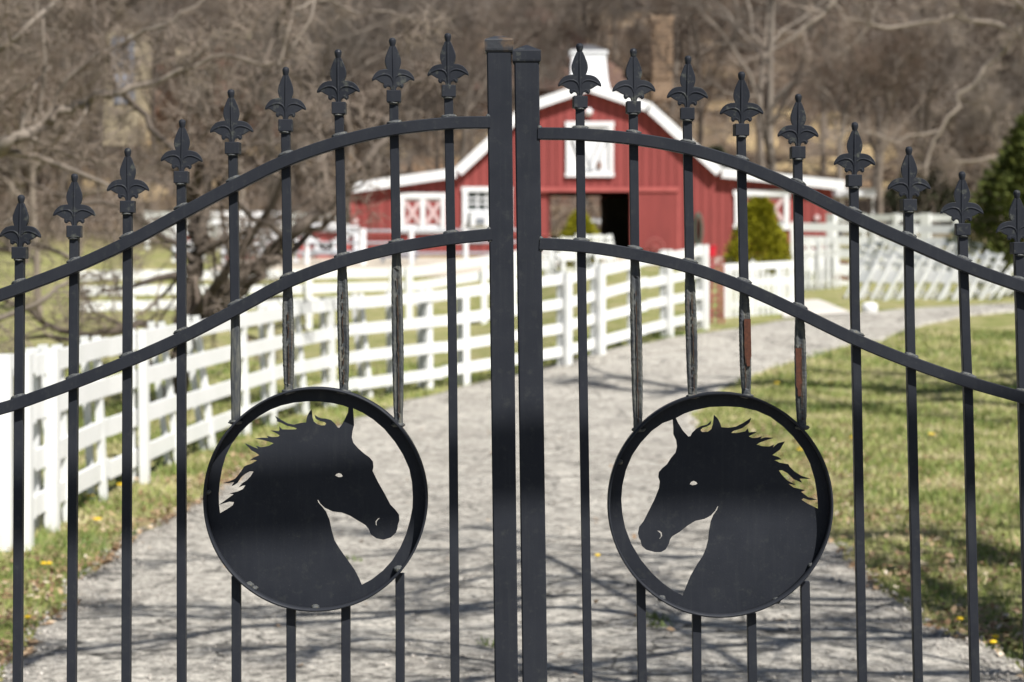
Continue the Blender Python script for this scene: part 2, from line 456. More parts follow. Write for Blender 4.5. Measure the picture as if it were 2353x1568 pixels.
M['straw'] = simple('dry_straw_slope', (.52, .40, .22), (.40, .29, .15), .9, .95, 8, .8, .05, c3=(.30, .21, .12))
M['russetslope'] = simple('russet_leaf_slope', (.36, .23, .13), (.27, .16, .09), .9, .95, 8, .8, .05, c3=(.42, .30, .18))
def blotch(name, cx_, cy_, rx_, ry__, mat, sd):
    v = [hit(cx_, cy_) + Vector((0, 0, .14))]; n = 40
    for i in range(n):
        a = 2 * pi * i / n; r = 1 + .35 * mnoise.noise(Vector((cos(a) * 1.6, sin(a) * 1.6, sd))) + .15 * mnoise.noise(Vector((cos(a) * 5, sin(a) * 5, sd)))
        for k_ in (.33, .66, 1.0):
            q = hit(cx_ + rx_ * r * k_ * cos(a), cy_ + ry__ * r * k_ * sin(a)); q.z += .14 if k_ < 1 else -.05; v.append(q)
    f = []
    for i in range(n):
        a, b = 1 + i * 3, 1 + ((i + 1) % n) * 3
        f += [(0, b, a), (a, b, b + 1, a + 1), (a + 1, b + 1, b + 2, a + 2)]
    tag(mesh_obj(name, v, f, mat, None, True), kind='structure')
for i, (a, b, c, d) in enumerate([(1740, 320, 70, 30), (1720, 275, 50, 20), (1790, 262, 60, 18), (1905, 300, 55, 40), (1880, 380, 120, 22), (2010, 350, 60, 26), (2060, 440, 70, 24), (1660, 245, 40, 14), (690, 395, 110, 34), (600, 330, 60, 30), (900, 345, 60, 22), (1010, 360, 50, 20), (1130, 330, 50, 24), (520, 430, 60, 22), (540, 100, 60, 30), (120, 120, 70, 40), (60, 260, 60, 30), (380, 330, 70, 30), (180, 420, 80, 26), (330, 440, 60, 20)]):
    blotch('dry_grass_slope', a, b, c, d, M['straw'], i)
for i, (a, b, c, d) in enumerate([(1000, 380, 110, 22), (620, 250, 90, 36), (900, 170, 120, 50), (1080, 110, 90, 50), (740, 140, 70, 40), (330, 300, 90, 50), (1940, 430, 90, 20)]):
    blotch('russet_slope', a, b, c, d, M['russetslope'], i + 50)

# sand arena in front of the barn on the left
v, f = [], []
AX = np.linspace(-9, 7.5, 30); AY = np.linspace(57.5, 68, 12)
for y in AY:
    for x in AX: v.append((x, y, gz(x, y) + .02))
for j in range(11):
    for i in range(29): k = j * 30 + i; f.append((k, k + 1, k + 31, k + 30))
tag(mesh_obj('sand_arena', v, f, M['sand'], None, True), kind='structure')

# ------------------------------------------------------------------ GATE
mm = GY / F   # metres per picture unit on the picket plane
def sweep_x(path, w, d, yfront, name, mat, parent, ch=.0013, wf=None):
    """vertical square tube following path [(px,py)...] on the plane yfront (its front face)"""
    v, f = [], []
    for i, (px, py) in enumerate(path):
        c = at(px, py, yfront); ww = w if wf is None else w * wf[i]; h = ww / 2
        pr = [(-h + ch, 0), (h - ch, 0), (h, ch), (h, d - ch), (h - ch, d), (-h + ch, d), (-h, d - ch), (-h, ch)]
        for x, y in pr: v.append((c.x + x, c.y + y, c.z))
    n = len(path)
    for i in range(n - 1):
        for j in range(8):
            a = i * 8 + j; b = i * 8 + (j + 1) % 8; f.append((a, a + 8, b + 8, b))
    f.append(tuple(range(8))); f.append(tuple(range((n - 1) * 8 + 7, (n - 1) * 8 - 1, -1)))
    return mesh_obj(name, v, f, mat, parent)

def sweep_rail(pts, w, d, yfront, name, mat, parent, ch=.002):
    P = catmull([Vector((x, y, 0)) for x, y in pts], 8); v, f = [], []
    n = len(P)
    for i, p in enumerate(P):
        t = (P[min(i + 1, n - 1)] - P[max(i - 1, 0)]).normalized(); nn = Vector((t.y, -t.x, 0))
        wob = .25 * mnoise.noise(Vector((p.x * .03, 1, 0)))
        c = at(p.x + nn.x * wob, p.y + nn.y * wob, yfront); u = Vector((nn.x, 0, -nn.y)); h = w / 2
        for a, b in [(-h + ch, 0), (h - ch, 0), (h, ch), (h, d - ch), (h - ch, d), (-h + ch, d), (-h, d - ch), (-h, ch)]:
            q = c + u * a; v.append((q.x, q.y + b, q.z))
    for i in range(n - 1):
        for j in range(8):
            a = i * 8 + j; b = i * 8 + (j + 1) % 8; f.append((a, b, b + 8, a + 8))
    f.append(tuple(range(8))); f.append(tuple(range((n - 1) * 8 + 7, (n - 1) * 8 - 1, -1)))
    return mesh_obj(name, v, f, mat, parent)

# cast finial (shared mesh), units: crop px -> metres
U = 1 / 6.824 * mm
half = [(30, 0), (33, 25), (40, 48), (52, 66), (70, 75), (93, 75), (108, 62), (125, 48), (142, 58), (150, 82), (147, 105), (150, 122), (172, 128), (200, 142), (228, 160), (252, 176), (275, 182), (300, 172), (320, 166), (322, 182), (312, 208), (296, 238), (272, 268), (240, 298), (205, 316), (160, 328), (120, 333), (84, 334), (92, 350), (102, 378), (112, 412), (117, 450), (114, 492), (104, 528), (88, 574), (70, 622), (52, 662), (40, 690)]
def curve_plate(name, loops, thick, bev, res=0):
    cu = bpy.data.curves.new(name, 'CURVE'); cu.dimensions = '2D'; cu.fill_mode = 'BOTH'
    cu.extrude = thick / 2 - bev; cu.bevel_depth = bev; cu.bevel_resolution = 1
    for L in loops:
        sp = cu.splines.new('POLY'); sp.points.add(len(L) - 1)
        for i, (x, y) in enumerate(L): sp.points[i].co = (x, y, 0, 1)
        sp.use_cyclic_u = True
    o = bpy.data.objects.new(name, cu); COL.objects.link(o)
    dg = bpy.context.evaluated_depsgraph_get(); me = bpy.data.meshes.new_from_object(o.evaluated_get(dg))
    bpy.data.objects.remove(o); bpy.data.curves.remove(cu)
    V = [(v.co.x, v.co.z, v.co.y) for v in me.vertices]      # lay it up: y->z, thickness->y
    Fc = [tuple(reversed(p.vertices)) for p in me.polygons]
    bpy.data.meshes.remove(me); return V, Fc
loop = [(x * U, y * U) for x, y in half] + [(-x * U, y * U) for x, y in reversed(half)]
pv, pf = curve_plate('fin', [loop], .009, .0012)
fb = MB(); fb.add(pv, pf)
def tz(pts, r, k=8): fb.tube([(x * U, -.0045 - off * U, z * U) for x, z, off in pts], r, k)
fb.tube([(0, -.0035, 0), (0, -.0045, 200 * U), (0, -.0045, 500 * U), (0, -.003, 690 * U)], [16 * U, 17 * U, 17 * U, 20 * U], 8)
fb.tube([(0, .0035, 0), (0, .0045, 200 * U), (0, .0045, 500 * U), (0, .003, 690 * U)], [16 * U, 17 * U, 17 * U, 20 * U], 8)
for s in (-1, 1):
    for sd in (-1, 1):
        P = [(s * 12, 150), (s * 25, 195), (s * 50, 228), (s * 95, 252), (s * 150, 256), (s * 210, 240), (s * 262, 214), (s * 318, 178)]
        fb.tube([(x * U, sd * .0042, z * U) for x, z in P], [13 * U, 14 * U, 15 * U, 15 * U, 15 * U, 14 * U, 13 * U, 8 * U], 7)
        P = [(s * 22, 20), (s * 45, 80), (s * 80, 100), (s * 118, 92), (s * 128, 66)]
        fb.tube([(x * U, sd * .003, z * U) for x, z in P], [10 * U, 13 * U, 15 * U, 18 * U, 20 * U], 7)
fb.lathe((0, 0, 0), [(22 * U, 640 * U), (30 * U, 668 * U), (38 * U, 695 * U), (48 * U, 730 * U), (55 * U, 762 * U), (56 * U, 788 * U), (46 * U, 815 * U), (26 * U, 829 * U), (4 * U, 833 * U)], 14)
fin_me = bpy.data.meshes.new('finial'); fin_me.from_pydata(fb.v, [], fb.f); fin_me.materials.append(M['cast']); fin_me.update()
# collar
cw = .0325
cb = bmesh.new(); bmesh.ops.create_cube(cb, size=1)
for q in cb.verts: q.co = Vector((q.co.x * cw, q.co.y * cw, q.co.z * .0275))
bmesh.ops.bevel(cb, geom=list(cb.edges), offset=.0012, segments=1, affect='EDGES')
col_me = bpy.data.meshes.new('collar'); cb.to_mesh(col_me); col_me.materials.append(M['cast']); cb.free()

def blob(name, c, sx, sy, sz, mat, parent, seed, tilt=0):
    bm = bmesh.new(); bmesh.ops.create_icosphere(bm, subdivisions=3, radius=1)
    for q in bm.verts:
        n = 1 + .22 * mnoise.noise(q.co * 2.1 + Vector((seed * 3.1, 0, 0))) + .10 * mnoise.noise(q.co * 6 + Vector((seed, 5, 0)))
        q.co = Vector((q.co.x * sx * n, q.co.y * sy * n, q.co.z * sz * n))
    R = Matrix.Rotation(tilt, 3, 'Y'); L = rootloc(parent)
    for q in bm.verts: q.co = R @ q.co + Vector(c) - L
    me = bpy.data.meshes.new(name); bm.to_mesh(me); bm.free(); me.materials.append(mat)
    me.polygons.foreach_set('use_smooth', [True] * len(me.polygons))
    o = bpy.data.objects.new(name, me); COL.objects.link(o); o.parent = parent; return o

PF = GY            # picket front plane
RF = GY - .021     # rail front plane
PW = .0205
leafL = thing('gate_leaf', at(1150, 620, GY + .02) * 1.0, 'black iron gate leaf on the left, with the horse head facing right', 'gate', 'two leaves of the driveway gate')
leafL.location.z = 0.0
leafR = thing('gate_leaf', at(1230, 620, GY + .02) * 1.0, 'black iron gate leaf on the right, with the horse head facing left', 'gate', 'two leaves of the driveway gate')
leafR.location.z = 0.0
BOT = 2330         # bottom of bars far below the frame
LU = [(-300, 745), (-180, 728), (-90, 706), (0, 678), (44, 662), (168, 614), (292, 557), (410, 494), (535, 428), (655, 369.5), (780, 325.5), (905, 297), (1030, 283), (1126, 281)]
LL = [(-300, 1002), (-180, 986), (-90, 965), (0, 940), (42, 927), (168, 881), (292, 831), (412, 778), (537, 714), (660, 649), (785, 602), (910, 570), (1036, 549), (1130, 539)]
RU = [(1236, 306.5), (1333, 308.5), (1457, 319), (1580, 341), (1705, 379), (1835, 434), (1965, 499), (2091, 556), (2216, 610), (2343, 656), (2450, 690), (2560, 712), (2698, 728)]
RL = [(1240, 560.5), (1336, 566.5), (1459, 585), (1585, 615), (1711, 661), (1838, 719), (1965, 780), (2095, 833), (2226, 878), (2351, 914), (2460, 946), (2560, 964), (2698, 979)]
for pts, lf in ((LU, leafL), (LL, leafL), (RU, leafR), (RL, leafR)):
    sweep_rail(pts, .0278, .0275, RF, 'curved_rail', M['paint'], lf)
def yat(pts, x): return interp([p[0] for p in pts], [p[1] for p in pts], x)
def slope(pts, x): return math.atan2(yat(pts, x + 15) - yat(pts, x - 15), 30)
for lf, x0, x1 in ((leafL, -300, 1140), (leafR, 1255, 2700)):
    mb = MB(); a = at(x0, 2290, RF); b = at(x1, 2290, RF); mb.box(((a.x + b.x) / 2, RF + .014, a.z), (b.x - a.x, .0275, .03)); mb.build('bottom_rail', M['paint'], lf)

# picket: (finial x, tip y, [(y, x)...])
left = [(-206, 534, [(600, -206), (1568, -214)]), (-82, 492, [(600, -82), (1568, -88)]),
        (44, 446, [(600, 43.5), (1568, 38.5)]), (168.5, 397, [(550, 169), (1568, 163)]), (292.5, 340, [(480, 292), (1568, 288.5)]), (415.5, 272, [(420, 415.5), (1568, 416)]),
        (531.5, 205, [(350, 534), (784, 540), (1400, 542), (1568, 542)]), (655, 153, [(300, 655.5), (784, 661.5), (1400, 668), (1568, 668)]), (777, 113, [(260, 778.5), (784, 788.5), (1400, 794), (1568, 794)]),
        (903.5, 86, [(250, 904.5), (784, 913.5), (1400, 919), (1568, 919)]), (1029.5, 74, [(230, 1030.5), (784, 1039.5), (1568, 1045.5)])]
right = [(1332.5, 99, [(250, 1333), (600, 1336.5), (784, 1339), (1568, 1351.5)]), (1460 - 2.5, 111, [(250, 1455.5), (600, 1459.5), (784, 1463), (1400, 1474), (1568, 1476.5)]), (1580, 126, [(280, 1580), (650, 1586), (784, 1590), (1420, 1601.5), (1568, 1602)]),
         (1705, 163, [(320, 1704), (650, 1710.5), (784, 1713), (1400, 1727.5), (1568, 1730)]), (1835, 215, [(370, 1834), (700, 1838.5), (800, 1840), (1400, 1852), (1568, 1855)]), (1965, 280, [(440, 1963.5), (700, 1965.5), (820, 1969), (1568, 1983)]),
         (2091, 336, [(500, 2089), (750, 2092.5), (870, 2095.5), (1568, 2111.5)]), (2212, 392, [(560, 2214), (784, 2221), (900, 2226), (1568, 2242)]), (2340, 435, [(600, 2343), (800, 2349), (1568, 2368)]),
         (2466, 470, [(620, 2470), (1568, 2492)])]
RINGS = {id(leafL): (724.5, 1148.5, 257.5), id(leafR): (1655.7, 1161, 259)}
seed = 0
for lf, rowp, U_, L_ in ((leafL, left, LU, LL), (leafR, right, RU, RL)):
    cx, cy, R = RINGS[id(lf)]
    for fx, tip, prof in rowp:
        seed += 1
        ys_ = [q[0] for q in prof]; xs_ = [q[1] for q in prof]
        sl_ = (xs_[-1] - xs_[0]) / (ys_[-1] - ys_[0])
        def bx(y):
            if y > 1568: return xs_[-1] + (y - 1568) * sl_
            return interp(ys_, xs_, y)
        ctop = tip + 121.5; cbot = ctop + 28
        xm = bx(cbot); pk = thing('picket', (0, 0, 0), None, None); pk.parent = lf
        del_keys = [k for k in ('label', 'category') if k in pk.keys()]
        base = at(xm, BOT, PF); pk.location = base - lf.location
        inr = abs(bx(cy - R) - cx) < R
        yl = yat(L_, bx(900))
        if inr:
            dx = abs(bx(cy - R) - cx); dy = math.sqrt(max(0, (R - 2) ** 2 - dx * dx))
            segs = [(cbot - 4, cy - dy), (cy + dy, BOT)]
        else: segs = [(cbot - 4, BOT)]
        k0 = None
        for a, b in segs:
            n = max(6, int((b - a) / 60)); path = []
            for i in range(n + 1):
                y = a + (b - a) * i / n; path.append((bx(y), y))
            nm = 'bar'
            wf = None
            split = inr and a < 900
            if split:
                # plain above the lower rail, swollen and split below it
                pa = [(bx(y), y) for y in np.linspace(a, yl + 10, 8)]
                sweep_x(pa, PW, PW, PF, 'bar', M['paint'], pk)
                n = 64; v, f = [], []; h0 = yl + 10; dmg = (tip not in (205,))
                for i in range(n + 1):
                    t = i / n; y = h0 + (b - h0) * t
                    bul = 1 + (.30 if dmg else .16) * (sin(pi * min(1, max(0, (t - .04) * 1.12))) ** .6) * (1 if dmg else sin(pi * t) ** 3)
                    c = at(bx(y), y, PF); K = 16
                    for j in range(K):
                        an = 2 * pi * j / K; ex = .5
                        X = abs(cos(an)) ** ex * math.copysign(1, cos(an)); Yv = abs(sin(an)) ** ex * math.copysign(1, sin(an))
                        jag = 1 + (.09 * mnoise.noise(Vector((seed * 7, t * 46, j * .7))) if dmg else .02 * mnoise.noise(Vector((seed, t * 20, j))))
                        grv = 0
                        if j == 12 and dmg and .1 < t < .93: grv = .0035
                        if j == 9 and dmg and .3 < t < .5: grv = .0015
                        v.append((c.x + PW / 2 * X * bul * jag, c.y + PW / 2 + PW / 2 * Yv * (1 + (bul - 1) * .6) * jag + grv, c.z))
                for i in range(n):
                    for j in range(16):
                        A = i * 16 + j; B = i * 16 + (j + 1) % 16; f.append((A, A + 16, B + 16, B))
                o = mesh_obj('split_section', v, f, M['split'], pk); o['label'] = 'swollen split rusting length of bar above the ring'
                if dmg:
                    # dark rust line in the split
                    cr = MB(); off = rng.uniform(-2, 3)
                    zz = np.linspace(h0 + 60, b - 18, 26)
                    pts = [(bx(y) + off + 1.3 * mnoise.noise(Vector((seed * 5, y * .06, 0))) * 2, y) for y in zz]
                    for (xa, ya), (xb, yb) in zip(pts[:-1], pts[1:]):
                        if rng.random() < .12: continue
                        p, q = at(xa, ya, PF - .0030), at(xb, yb, PF - .0030); cr.bar(p, q, .0016 + .001 * rng.random(), .0022)
                    cr.build('rust_crack', M['rustdark'], pk)
                if tip in (163, 215):    # big bare rust patches
                    y0, y1, xo, w = (733, 842, 5.5, 15) if tip == 163 else (800, 911, -5, 14)
                    v, f = [], []; n = 14
                    for i in range(n + 1):
                        y = y0 + (y1 - y0) * i / n; w1 = w * (1 if i < n - 2 else .55); j1 = mnoise.noise(Vector((i * .9, seed, 0))) * 2
                        for s_, yy in ((-1, PF - .0042), (1, PF - .0035)):
                            p = at(bx(y) + xo + s_ * w1 / 2 + (j1 if s_ < 0 else 0), y, yy); v.append(p)
                        p = at(bx(y) + xo + w1 / 2, y, PF + .004); v.append(p); p = at(bx(y) + xo - w1 / 2, y, PF + .004); v.append(p)
                    for i in range(n):
                        for j in range(4):
                            A = i * 4 + j; B = i * 4 + (j + 1) % 4; f.append((A, A + 4, B + 4, B))
                    f += [(0, 1, 2, 3), (n * 4 + 3, n * 4 + 2, n * 4 + 1, n * 4)]
                    mesh_obj('rust_patch', v, f, M['rust'], pk)
                blob('weld_bead', at(bx(b), b - 1, PF + .006), .016, .012, .006, M['split'], pk, seed + 40)
            else:
                sweep_x(path, PW, PW, PF, 'bar', M['paint'], pk)
        # collar and finial (shared meshes)
        L0 = rootloc(pk)
        c = at(xm, (ctop + cbot) / 2, PF); c.y = PF + PW / 2
        o = share_obj('collar', col_me, pk, c - L0, (0, 0, rng.uniform(-.10, .10)))
        c2 = at(fx, ctop + 1, PF); c2.y = PF + PW / 2
        share_obj('finial', fin_me, pk, c2 - L0, (rng.uniform(-.02, .02), math.atan2(-sl_ * 0 , 1) + rng.uniform(-.02, .02), rng.uniform(-.2, .2)), (rng.uniform(.97, 1.04), rng.uniform(.95, 1.05), rng.uniform(.99, 1.01)))
        blob('weld_bead', at(xm, cbot + 2, PF + .004), .0125, .011, .0035, M['weld'], pk, seed + 20)
        for rl in (U_, L_):
            x = bx(yat(rl, xm)); y = yat(rl, x); s = slope(rl, x)
            blob('weld_bead', at(x, y - 14.5 / cos(s), PF - .002), .0175 + .002 * rng.random(), .010, .0058, M['weld'], pk, seed + 60, s * .9)

# meeting posts
def post(lf, xt0, xt1, xb0, xb1, ytop, cap, capw):
    v, f = [], []; d = .058; ch = .003
    def ex(y, a, b): return a + (b - a) * (y - 170) / (1568 - 170)
    yy = [ytop] + list(np.linspace(ytop + 100, 2400, 10))
    for y in yy:
        a = at(ex(y, xt0, xb0), y, GY - .018); b = at(ex(y, xt1, xb1), y, GY - .018)
        for X, Y in [(a.x + ch, 0), (b.x - ch, 0), (b.x, ch), (b.x, d - ch), (b.x - ch, d), (a.x + ch, d), (a.x, d - ch), (a.x, ch)]:
            v.append((X, GY - .018 + Y, a.z))
    n = len(yy)
    for i in range(n - 1):
        for j in range(8):
            A = i * 8 + j; B = i * 8 + (j + 1) % 8; f.append((A, A + 8, B + 8, B))
    f.append(tuple(range(8)))
    p = mesh_obj('meeting_post', v, f, M['paint'], lf)
    # cap: skirt + pyramid
    xc = (ex(ytop, xt0, xb0) + ex(ytop, xt1, xb1)) / 2; w = capw / 2 * mm
    mb = MB(); z0 = at(0, cap[1], GY).z; z1 = at(0, cap[2], GY).z; z2 = at(0, cap[3], GY).z; c = at(xc, 0, GY)
    cy_ = GY - .018 + d / 2; R = []
    def ringv(w_, z): return [(c.x - w_, cy_ - w_, z), (c.x + w_, cy_ - w_, z), (c.x + w_, cy_ + w_, z), (c.x - w_, cy_ + w_, z)]
    lv = [ringv(w * .90, z0 - .004), ringv(w * .985, z0), ringv(w, z0 + .004), ringv(w, z1 - .002), ringv(w * .97, z1), ringv(w * .08, z2)]
    vv = sum(lv, []); ff = []
    for i in range(len(lv) - 1):
        for j in range(4): ff.append((i * 4 + j, i * 4 + (j + 1) % 4, i * 4 + 4 + (j + 1) % 4, i * 4 + 4 + j))
    ff.append((3, 2, 1, 0)); ff.append(tuple(range(20, 24)))
    mesh_obj('post_cap', vv, ff, M['cast'] if cap[0] else M['capdirt'], p)
    return p
post(leafL, 1119, 1175.8, 1136.5, 1190.5, 112, (0, 118, 92, 80), 66)
post(leafR, 1182, 1239, 1200.5, 1258, 136, (1, 142, 117, 103), 65)
for x, y, lf in ((1122, 268, leafL), (1124, 528, leafL), (1240, 294, leafR), (1243, 549, leafR), (1126, 552, leafL), (1243, 573, leafR)):
    blob('weld_bead', at(x, y, GY - .016), .0055, .004, .006, M['weld'], lf, x)
# rust streak on the left cap and slide rub mark

# hinge posts outside the frame
for lf, x in ((leafL, -330), (leafR, 2720)):
    mb = MB(); a = at(x, 600, GY); mb.box((a.x, GY + .01, 1.15), (.06, .06, 2.3)); mb.build('hinge_post', M['paint'], lf)

# medallions
def medallion(lf, cx, cy, R, Rin, S, O, holes):
    v, f = [], []; n = 128; th = .0048; yf, yb = GY - .024, GY + .020
    for i in range(n):
        a = 2 * pi * i / n; w = 1 + .0035 * mnoise.noise(Vector((cos(a) * 2, sin(a) * 2, cx)))
        c = at(cx, cy, GY - .02); r = R * mm * w * (GY - .02) / GY
        for rr, yy in ((r, yf), (r, yb), (r - th, yb), (r - th, yf)):
            v.append((c.x + rr * cos(a), yy, c.z + rr * sin(a)))
    for i in range(n):
        for j in range(4):
            A = i * 4 + j; A2 = i * 4 + (j + 1) % 4; B = ((i + 1) % n) * 4 + j; B2 = ((i + 1) % n) * 4 + (j + 1) % 4
            f.append((A, B, B2, A2))
    mesh_obj('ring_band', v, f, M['paint'], lf, True)
    PY = GY + .014; c0 = at(cx, cy, PY)
    out = [((R - 5.0) * cos(2 * pi * i / 96), (R - 5.0) * sin(2 * pi * i / 96)) for i in range(96)]
    loops = [[(x * mm * PY / GY, y * mm * PY / GY) for x, y in out]]
    for h in holes:
        loops.append([((O[0] + x / S - cx) * mm * PY / GY, -(O[1] + y / S - cy) * mm * PY / GY) for x, y in h])
    pv, pf = curve_plate('plate', loops, .004, .0004)
    pv = [(x + c0.x, y + PY, z + c0.z) for x, y, z in pv]
    o = mesh_obj('horse_head_plate', pv, pf, M['paint'], lf)
    return o
HL_A = [(127,887),(120,830),(119,760),(125,690),(140,600),(165,515),(200,445),(250,375),(310,315),(380,262),(450,222),(520,195),(600,177),(690,168),(770,170),(850,180),(915,195),(951,208),(948,240),(930,280),(905,325),(890,342),(878,335),(862,312),(838,291),(805,281),(775,279),(755,272),(735,258),(742,280),(770,295),(800,301),(809,312),(800,324),(775,325),(748,316),(728,300),(719,275),(716,240),(712,224),(698,243),(686,268),(680,305),(645,309),(600,320),(560,312),(520,290),(484,267),(496,288),(492,296),(520,305),(560,326),(600,333),(622,342),(615,350),(570,351),(525,350),(508,332),(511,352),(505,362),(458,357),(498,377),(512,388),(500,397),(465,400),(430,392),(440,405),(400,403),(360,408),(400,415),(445,427),(474,437),(440,456),(410,462),(388,465),(360,455),(378,476),(340,462),(290,440),(312,462),(330,482),(358,496),(382,514),(345,530),(320,547),(345,542),(368,546),(330,570),(298,580),(282,588),(276,600),(248,640),(225,665),(190,682),(155,692),(190,690),(221,684),(205,709),(218,705),(240,690),(262,655),(290,632),(320,616),(345,617),(325,650),(300,675),(270,695),(250,718),(275,708),(293,705),(275,732),(240,748),(195,758),(218,764),(195,780),(160,805),(127,829),(155,820),(190,810),(220,814),(210,836),(170,862)]
HL_B = [(978,212),(1040,240),(1110,285),(1180,345),(1250,430),(1300,510),(1340,600),(1358,690),(1363,780),(1361,850),(1345,930),(1320,1020),(1280,1110),(1230,1190),(1170,1255),(1100,1310),(1035,1345),(1020,1310),(990,1250),(940,1180),(890,1110),(860,1060),(840,990),(828,930),(805,875),(778,842),(757,818),(750,800),(757,799),(771,823),(800,850),(850,873),(910,880),(960,900),(1010,930),(1060,960),(1080,985),(1095,1020),(1130,1045),(1175,1053),(1220,1040),(1252,1010),(1262,985),(1265,960),(1275,930),(1272,895),(1250,865),(1218,832),(1180,760),(1140,690),(1115,640),(1103,615),(1109,590),(1105,555),(1085,530),(1050,505),(1010,470),(980,435),(970,400),(975,360),(985,320),(982,265)]
HL_E = [(863,645),(873,633),(890,627),(905,633),(915,648),(905,655),(885,656)]
HL_N = [(1160,914),(1138,918),(1122,938),(1124,960),(1138,971),(1130,955),(1132,938),(1145,923)]
HR_A = [(466,236),(470,290),(470,330),(488,370),(494,410),(485,450),(455,485),(430,525),(400,550),(378,575),(374,605),(384,635),(378,680),(350,750),(310,830),(280,890),(252,925),(244,965),(250,995),(262,1015),(268,1045),(295,1070),(350,1085),(390,1085),(420,1068),(440,1030),(447,1005),(460,985),(510,955),(560,915),(610,885),(670,872),(710,850),(738,818),(752,790),(758,792),(750,817),(726,850),(710,890),(697,960),(693,1010),(680,1060),(660,1110),(620,1170),(580,1240),(555,1300),(530,1365),(470,1335),(400,1285),(330,1220),(260,1135),(200,1035),(160,930),(142,840),(135,750),(142,660),(165,560),(205,465),(260,385),(330,310),(400,260)]
HR_B = [(484,228),(500,262),(530,310),(565,348),(580,345),(590,325),(615,300),(650,280),(685,272),(711,248),(706,268),(680,282),(655,290),(641,305),(652,319),(690,318),(714,300),(724,265),(730,210),(753,233),(768,262),(775,288),(820,292),(870,285),(915,262),(966,230),(955,258),(910,292),(850,311),(835,326),(880,325),(930,315),(945,297),(952,322),(1000,318),(972,333),(950,345),(975,358),(1010,355),(1035,347),(1024,363),(1060,353),(1106,356),(1060,370),(1020,385),(998,398),(1040,410),(1085,412),(1112,400),(1102,422),(1140,390),(1180,380),(1150,430),(1115,455),(1100,465),(1140,478),(1160,492),(1112,497),(1150,515),(1205,525),(1212,540),(1245,572),(1290,600),(1342,617),(1275,615),(1290,640),(1238,618),(1200,580),(1165,561),(1143,563),(1165,595),(1200,630),(1250,655),(1203,648),(1240,675),(1308,690),(1285,700),(1330,735),(1385,750),(1340,752),(1300,740),(1288,752),(1330,778),(1395,810),(1394,760),(1388,700),(1375,620),(1345,520),(1300,430),(1240,350),(1170,280),(1090,220),(1000,180),(900,158),(800,153),(700,157),(600,178),(540,198)]
HR_E = [(572,652),(582,636),(600,629),(618,638),(625,650),(610,658),(590,660)]
HR_N = [(358,947),(380,948),(397,963),(399,985),(383,1003),(378,1000),(389,985),(387,968),(372,955)]
medallion(leafL, 724.5, 1148.5, 257.5, 224, 2.785, (459.6, 861.7), [HL_A, HL_B, HL_E, HL_N])
medallion(leafR, 1655.7, 1161, 259, 228, 2.785, (1378.7, 878.9), [HR_A, HR_B, HR_E, HR_N])
for x, y, lf, s in ((477, 1131, leafL, 1), (915, 1308, leafL, 1.4), (573, 1345, leafL, 1.3), (585, 1352, leafL, 1), (724, 1396, leafL, 1.2), (1424, 1062, leafR, 1), (1520, 1375, leafR, 1.2), (1785, 1380, leafR, 1.2), (1865, 1300, leafR, 1), (660, 902, leafL, 1)):
    blob('weld_bead', at(x, y, GY + .006), .008 * s, .010, .006 * s, M['weld'], lf, x * .37)

# ------------------------------------------------------------------ white board fences
def wpost(mb, x, y, z0, z1, w, lean=0.0, d=None):
    d = d or w; mb.bar((x, y, z0), (x + lean, y, z1), w, d, (0, -1, 0))

def board_fence(label, nodes, rails, post_w, rail_w, posts, hs=(1, 1), group='white board fences around the paddocks', rear=True, mat='white', cat='fence', rail_parts=True):
    """nodes: [(px, Y)], heights in m above ground"""
    pts = []
    for px, Y in nodes:
        X = (px - CX) * Y / F; pts.append(Vector((X, Y, gz(X, Y))))
    root = thing('board_fence', pts[0], label, cat, group)
    acc = [0]
    for a, b in zip(pts[:-1], pts[1:]): acc.append(acc[-1] + (b - a).length)
    def P(s):
        X = interp(acc, [p.x for p in pts], s); Y = interp(acc, [p.y for p in pts], s); return Vector((X, Y, gz(X, Y)))
    top = max(rails)
    def HS(s_): return hs[0] + (hs[1] - hs[0]) * s_ / acc[-1]
    for (px, lean, w) in posts:
        # find s with that picture x
        best = min(np.linspace(0, acc[-1], 800), key=lambda s: abs((lambda q: CX + q.x * F / q.y)(P(s)) - px))
        q = P(best); t = (P(min(best + .3, acc[-1])) - P(max(best - .3, 0))); t.z = 0; t.normalize(); nrm = Vector((t.y, -t.x, 0))
        if nrm.y > 0: nrm = -nrm
        for side in ((1, -1) if rear else (1,)):
            mb = MB(); c = q + nrm * (side * (w * .32 + .022))
            lz = 1.35 * lean * q.y / F
            mb.bar((c.x, c.y, q.z - .12), (c.x - lz, c.y, q.z + top * HS(best) + rail_w / 2 + .03), w * (1 if side > 0 else .85), w * .62, nrm)
            mb.build('fence_post', M[mat], root)
    for h in rails:
        s = 0; 
        cuts = [acc[0]] + [a for a in acc[1:]]
        # individual boards about 2.4 m long
        n = max(1, int(round(acc[-1] / 2.4))); ss = np.linspace(0, acc[-1], n + 1)
        for a, b in zip(ss[:-1], ss[1:]):
            jit = rng.uniform(-.018, .018); j2 = rng.uniform(-.018, .018)
            pa, pb = P(a + .004), P(b - .004); sub = 1
            mb = MB(); mb.bar(pa + Vector((0, 0, h * HS(a) + jit)), pb + Vector((0, 0, h * HS(b) + j2)), .038, rail_w, (0, 0, 1)); mb.build('rail', M[mat], root)
    return root

